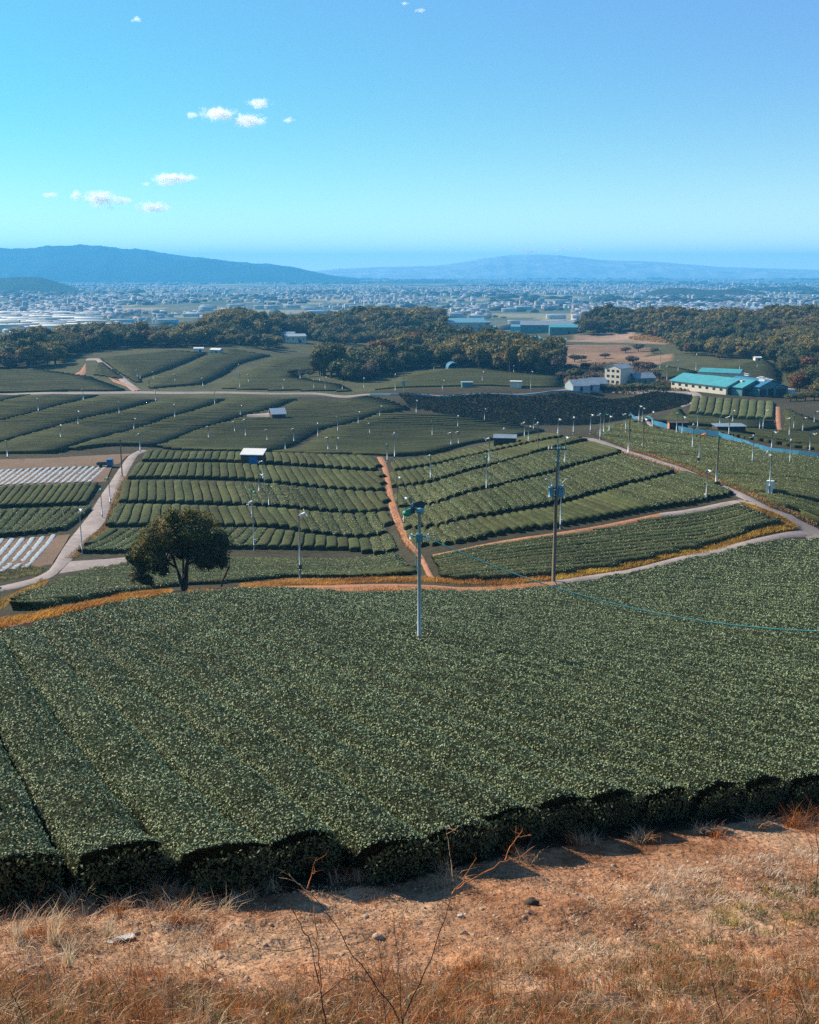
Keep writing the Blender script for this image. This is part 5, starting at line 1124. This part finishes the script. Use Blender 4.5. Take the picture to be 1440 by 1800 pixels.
for k in range(70):
    px = TW.uniform(330, 900) ; D_ = TW.uniform(2100, 2900); u, _ = ray(px, 500); BIG.append((u*D_, D_, -998))
HS = []
for x, y, px in cand:
    s = TW.uniform(.8, 1.35); HS.append((12*s/y, x, y, 11*s, 8.5*s, TW.choice([3.2, 5.5, 6, 6.5]) * (1 if TW.random() > .03 else 2.5), TW.uniform(0, 3.14), tone_pick(TW), (.16,.18,.20) if TW.random() < .6 else tone_pick(TW), px))
for x, y, px in BIG:
    wl = TW.uniform(18, 45); wc = (.5,.53,.55) if TW.random() < .6 else (.25,.42,.5); rc = (.45,.50,.55) if TW.random() < .5 else (.30,.45,.55); a_ = TW.uniform(-.3, .3)
    if px == -999: wl = TW.uniform(25, 60); wc = rc = [(.66,.66,.56),(.5,.52,.5),(.75,.75,.7)][TW.integers(3)]; a_ = .15
    if px == -998: wc = rc = (.45,.50,.52)
    HS.append((wl*.6/y, x, y, wl, wl*.35, TW.uniform(4, 9), a_, wc, rc, px))
HS.sort(key=lambda t: -t[0]); nI = 0; TL = []; Vs, Q, T3, Cs, n0 = [], [], [], [], 0
def visible(x, y): 
    px, py, d = proj((x, y, -84)); return 0 < px < 1440 and py < 585 and not (py > 548 and 350 < px < 790) and not (py > 545 and px > 1010) and not (py > 572 and px < 560)
names = {}
for t in HS:
    s, x, y, w_, d_, h_, rz, wc, rc, px = t; pz = -90 if y > 1500 else float(H(x, y)); 
    if nI < 290 and visible(x, y):
        V, C = house_v(w_, d_, h_, rz, (0, 0, 0), wc, rc); big = w_ > 20; nm = 'warehouse' if big else 'town_house'
        o = link(nm, mesh(nm, V, [HQ, HT], M_town, col=C)); o.location = (x, y, pz); nI += 1
        tn = 'white' if min(wc) > .6 else 'blue grey' if wc[2] > wc[0]*1.2 else 'brown' if wc[0] > wc[2]*1.15 else 'grey'
        side = 'left' if proj((x, y, -85))[0] < 480 else 'middle' if proj((x, y, -85))[0] < 960 else 'right'; TL.append((proj((x, y, -85))[0], o, tn, big, side))
    else:
        V, C = house_v(w_, d_, h_, rz, (x, y, pz), wc, rc); Vs.append(V); Cs.append(C); Q.append(HQ+n0); T3.append(HT+n0); n0 += len(V)
cnt = {}
for px, o, tn, big, side in sorted(TL, key=lambda t: t[0]):
    k = (tn, big, side); cnt[k] = cnt.get(k, 0) + 1
    tag(o, f'{nth(cnt[k])} {tn} {"long depot" if big else "small house"} from the left on the {side} plain', 'warehouse' if big else 'house', f'{tn} {"depots" if big else "houses"} of the {side} plain')
o = link('town', mesh('town', np.concatenate(Vs), [np.concatenate(Q), np.concatenate(T3)], M_town, col=np.concatenate(Cs))); tag(o, 'countless small pale houses and sheds spread over the hazy plain', 'town', kind='stuff')
# groves between the houses
Vs, T3, Cs, n0 = [], [], [], 0; iv, if_ = ICO1
for k in range(5200):
    px = TW.uniform(-60, 1500); D_ = 1480*math.exp(TW.uniform(0, 1)*math.log(9)); u, _ = ray(px, 500); x = u*D_
    if fbm(x*.0016, D_*.0009, 61) + TW.uniform(-.4, .4) < .12: continue
    r = TW.uniform(5, 11) * (1 + D_/9000); V = iv*(1+.25*TW.normal(0, 1, (len(iv), 1)))*np.array([r*TW.uniform(1, 2.6), r, r*.65]) + (x, D_, -88)
    Vs.append(V); T3.append(if_+n0); Cs.append(np.tile(np.array([.035,.05,.025])*TW.uniform(.7, 1.5), (len(iv), 1))); n0 += len(V)
o = link('groves', mesh('groves', np.concatenate(Vs), np.concatenate(T3), M_tree, col=np.concatenate(Cs))); tag(o, 'dark groves of trees dotted between the houses of the plain', 'trees', kind='stuff')

# ------------------------------------------------------------------ mountains
def ridge(name, prof, D0_, D1_, foot, seed, colr, amp, nx=260, ny=46, rz=1.0):
    xs = np.linspace(prof[0][0], prof[-1][0], nx); top = np.interp(xs, [a for a, b in prof], [b + 5 for a, b in prof]); Dp = (D0_+D1_)/2
    zt = np.array([-ray(x, y)[1]*Dp for x, y in zip(xs, top)]); us = np.array([ray(x, 480)[0] for x in xs]); d = np.linspace(0, 1, ny)
    sh = np.where(d < .5, np.sin(d*math.pi)**.85, np.sin(d*math.pi)**.6)[None]; X = us[:, None]*(D0_+(D1_-D0_)*d[None]); Y = np.ones((nx, 1))*(D0_+(D1_-D0_)*d[None]); k = 1/(D1_-D0_)
    rid = 1 - 2*np.abs(vnoise(X*k*5.5, Y*k*2.2, seed)) ; rid2 = 1 - 2*np.abs(vnoise(X*k*15, Y*k*6, seed+1))
    Z = foot + (zt[:, None]-foot)*sh + (zt[:, None]-foot).clip(0)*sh*(1-sh*.93)*amp*(rid+.5*rid2); Z += (zt[:, None]-foot).clip(0)*.02*vnoise(X*k*90, Y*k*40, seed+4)*sh
    Z[:, 0] = foot-5; Z[:, -1] = foot-5
    id_ = np.arange(nx*ny).reshape(nx, ny); FF = np.stack([id_[:-1,:-1].ravel(), id_[1:,:-1].ravel(), id_[1:,1:].ravel(), id_[:-1,1:].ravel()], 1)
    o = link(name, mesh(name, np.stack([X, Y, Z], -1).reshape(-1, 3), FF, M_hill, col=np.tile(colr, (nx*ny, 1)), smooth=False)); tag(o, kind='structure')
ridge('mountain', [(-400,450),(-150,440),(0,438),(60,437),(120,434),(170,434),(215,437),(250,434),(290,440),(330,444),(380,449),(430,457),(470,460),(510,465),(550,473),(590,481),(630,485)], 8200, 11800, -90, 3, (.025,.06,.06), 1.0)  # blue of the haze mixed into this dark forest colour
ridge('hill', [(-200,500),(-60,484),(0,484),(30,482),(70,482),(100,491),(130,501),(150,508)], 4600, 6000, -90, 9, (.035,.05,.025), .35, 120, 30)
ridge('far_mountains', [(480,478),(600,467),(700,464),(760,463),(800,458),(850,450),(880,446),(930,443),(980,444),(1010,447),(1060,453),(1150,455),(1200,459),(1260,464),(1350,467),(1450,470),(1700,473)], 12500, 15500, -90, 15, (.36,.44,.48), .3)  # pale blue grey paints haze into the ridge colour
ridge('hill', [(1130,512),(1160,503),(1200,501),(1250,505),(1300,503),(1340,509),(1360,513)], 3900, 4500, -90, 21, (.04,.05,.03), .3, 80, 20)
ridge('hill', [(580,497),(640,490),(760,489),(860,492),(930,496)], 8200, 9500, -90, 27, (.04,.055,.035), .3, 80, 20)

# ------------------------------------------------------------------ clouds (small volumes above the haze)
def cloudmat(seed):
    m = bpy.data.materials.new('cloud'); m.use_nodes = True; n = m.node_tree.nodes; L = m.node_tree.links; n.clear()
    out = n.new('ShaderNodeOutputMaterial'); v = n.new('ShaderNodeVolumePrincipled'); L.new(v.outputs[0], out.inputs['Volume']); v.inputs['Color'].default_value = (1, .98, .98, 1); v.inputs['Anisotropy'].default_value = .55
    tc = n.new('ShaderNodeTexCoord'); ln = n.new('ShaderNodeVectorMath'); ln.operation = 'LENGTH'; L.new(tc.outputs['Object'], ln.inputs[0])
    g = n.new('ShaderNodeNewGeometry'); t = n.new('ShaderNodeTexNoise'); t.inputs['Scale'].default_value = .02; t.inputs['Detail'].default_value = 5; t.inputs['Roughness'].default_value = .62; L.new(g.outputs['Position'], t.inputs['Vector'])
    a = n.new('ShaderNodeMath'); a.operation = 'MULTIPLY_ADD'; L.new(t.outputs[0], a.inputs[0]); a.inputs[1].default_value = 2.6; a.inputs[2].default_value = -.75
    s = n.new('ShaderNodeMath'); s.operation = 'SUBTRACT'; L.new(a.outputs[0], s.inputs[0]); L.new(ln.outputs['Value'], s.inputs[1])
    r = n.new('ShaderNodeMapRange'); L.new(s.outputs[0], r.inputs[0]); r.inputs[1].default_value = -.25; r.inputs[2].default_value = .35; r.inputs[3].default_value = 0; r.inputs[4].default_value = .022; L.new(r.outputs[0], v.inputs['Density'])
    return m
MC = cloudmat(0)
CL = [(384,200,32,10),(438,212,30,10),(456,181,20,8),(337,202,11,5),(508,211,11,5),(306,313,38,7),(290,323,16,5),(256,323,8,4),(176,349,30,12),(215,352,18,6),(134,343,12,7),(88,343,14,4),(268,365,30,8),(195,366,8,4),(738,18,9,3),(712,6,8,2.5),(240,34,9,4),(930,441,24,4),(985,439,14,4),(1022,439,9,4)]
WH = ['broadest wisp of the upper group', 'curved wisp low in the upper group', 'topmost small puff of the upper group', 'tiny puff left of the upper group', 'tiny puff right of the upper group', 'long flat cloud right of the lower group', 'small flat cloud under the long one', 'tiny puff left of the long flat cloud',
      'thickest cloud of the lower group', 'small cloud right of the thickest one', 'small puff left of the thickest cloud', 'thin streak at the far left', 'flat cloud lowest in the lower group', 'tiny puff below the thickest cloud', 'faint patch at the top edge', 'faint speck beside the top patch', 'faint speck high at the left',
      'left streak over the far mountains', 'middle streak over the far mountains', 'right streak over the far mountains']
for (px, py, rx, ry), lab in zip(CL, WH):
    u, t = ray(px, py); D_ = 9000 if py < 300 else 11500 if py < 400 else 26000; s = D_/F
    v = ICO2[0]; o = link('cloud', mesh('cloud', v*1.35, ICO2[1], MC)); o.location = (u*D_, D_, -t*D_); o.scale = (rx*s*1.15, rx*s*.8, ry*s*1.3); tag(o, 'small white cloud, ' + lab, 'cloud', 'small clouds in the sky')
# ------------------------------------------------------------------ haze
b = MB(); b.box((0, 8900, 83), (42000, 18200, 352)); m = bpy.data.materials.new('haze'); m.use_nodes = True; n = m.node_tree.nodes; n.clear(); ou = n.new('ShaderNodeOutputMaterial'); v = n.new('ShaderNodeVolumePrincipled')
v.inputs['Color'].default_value = (.12, .54, 1.0, 1); v.inputs['Density'].default_value = 1.2e-4; v.inputs['Anisotropy'].default_value = .1; m.node_tree.links.new(v.outputs[0], ou.inputs['Volume'])
o = b.build('haze', m); tag(o, 'thin blue haze hanging over the plain', 'haze', kind='stuff')
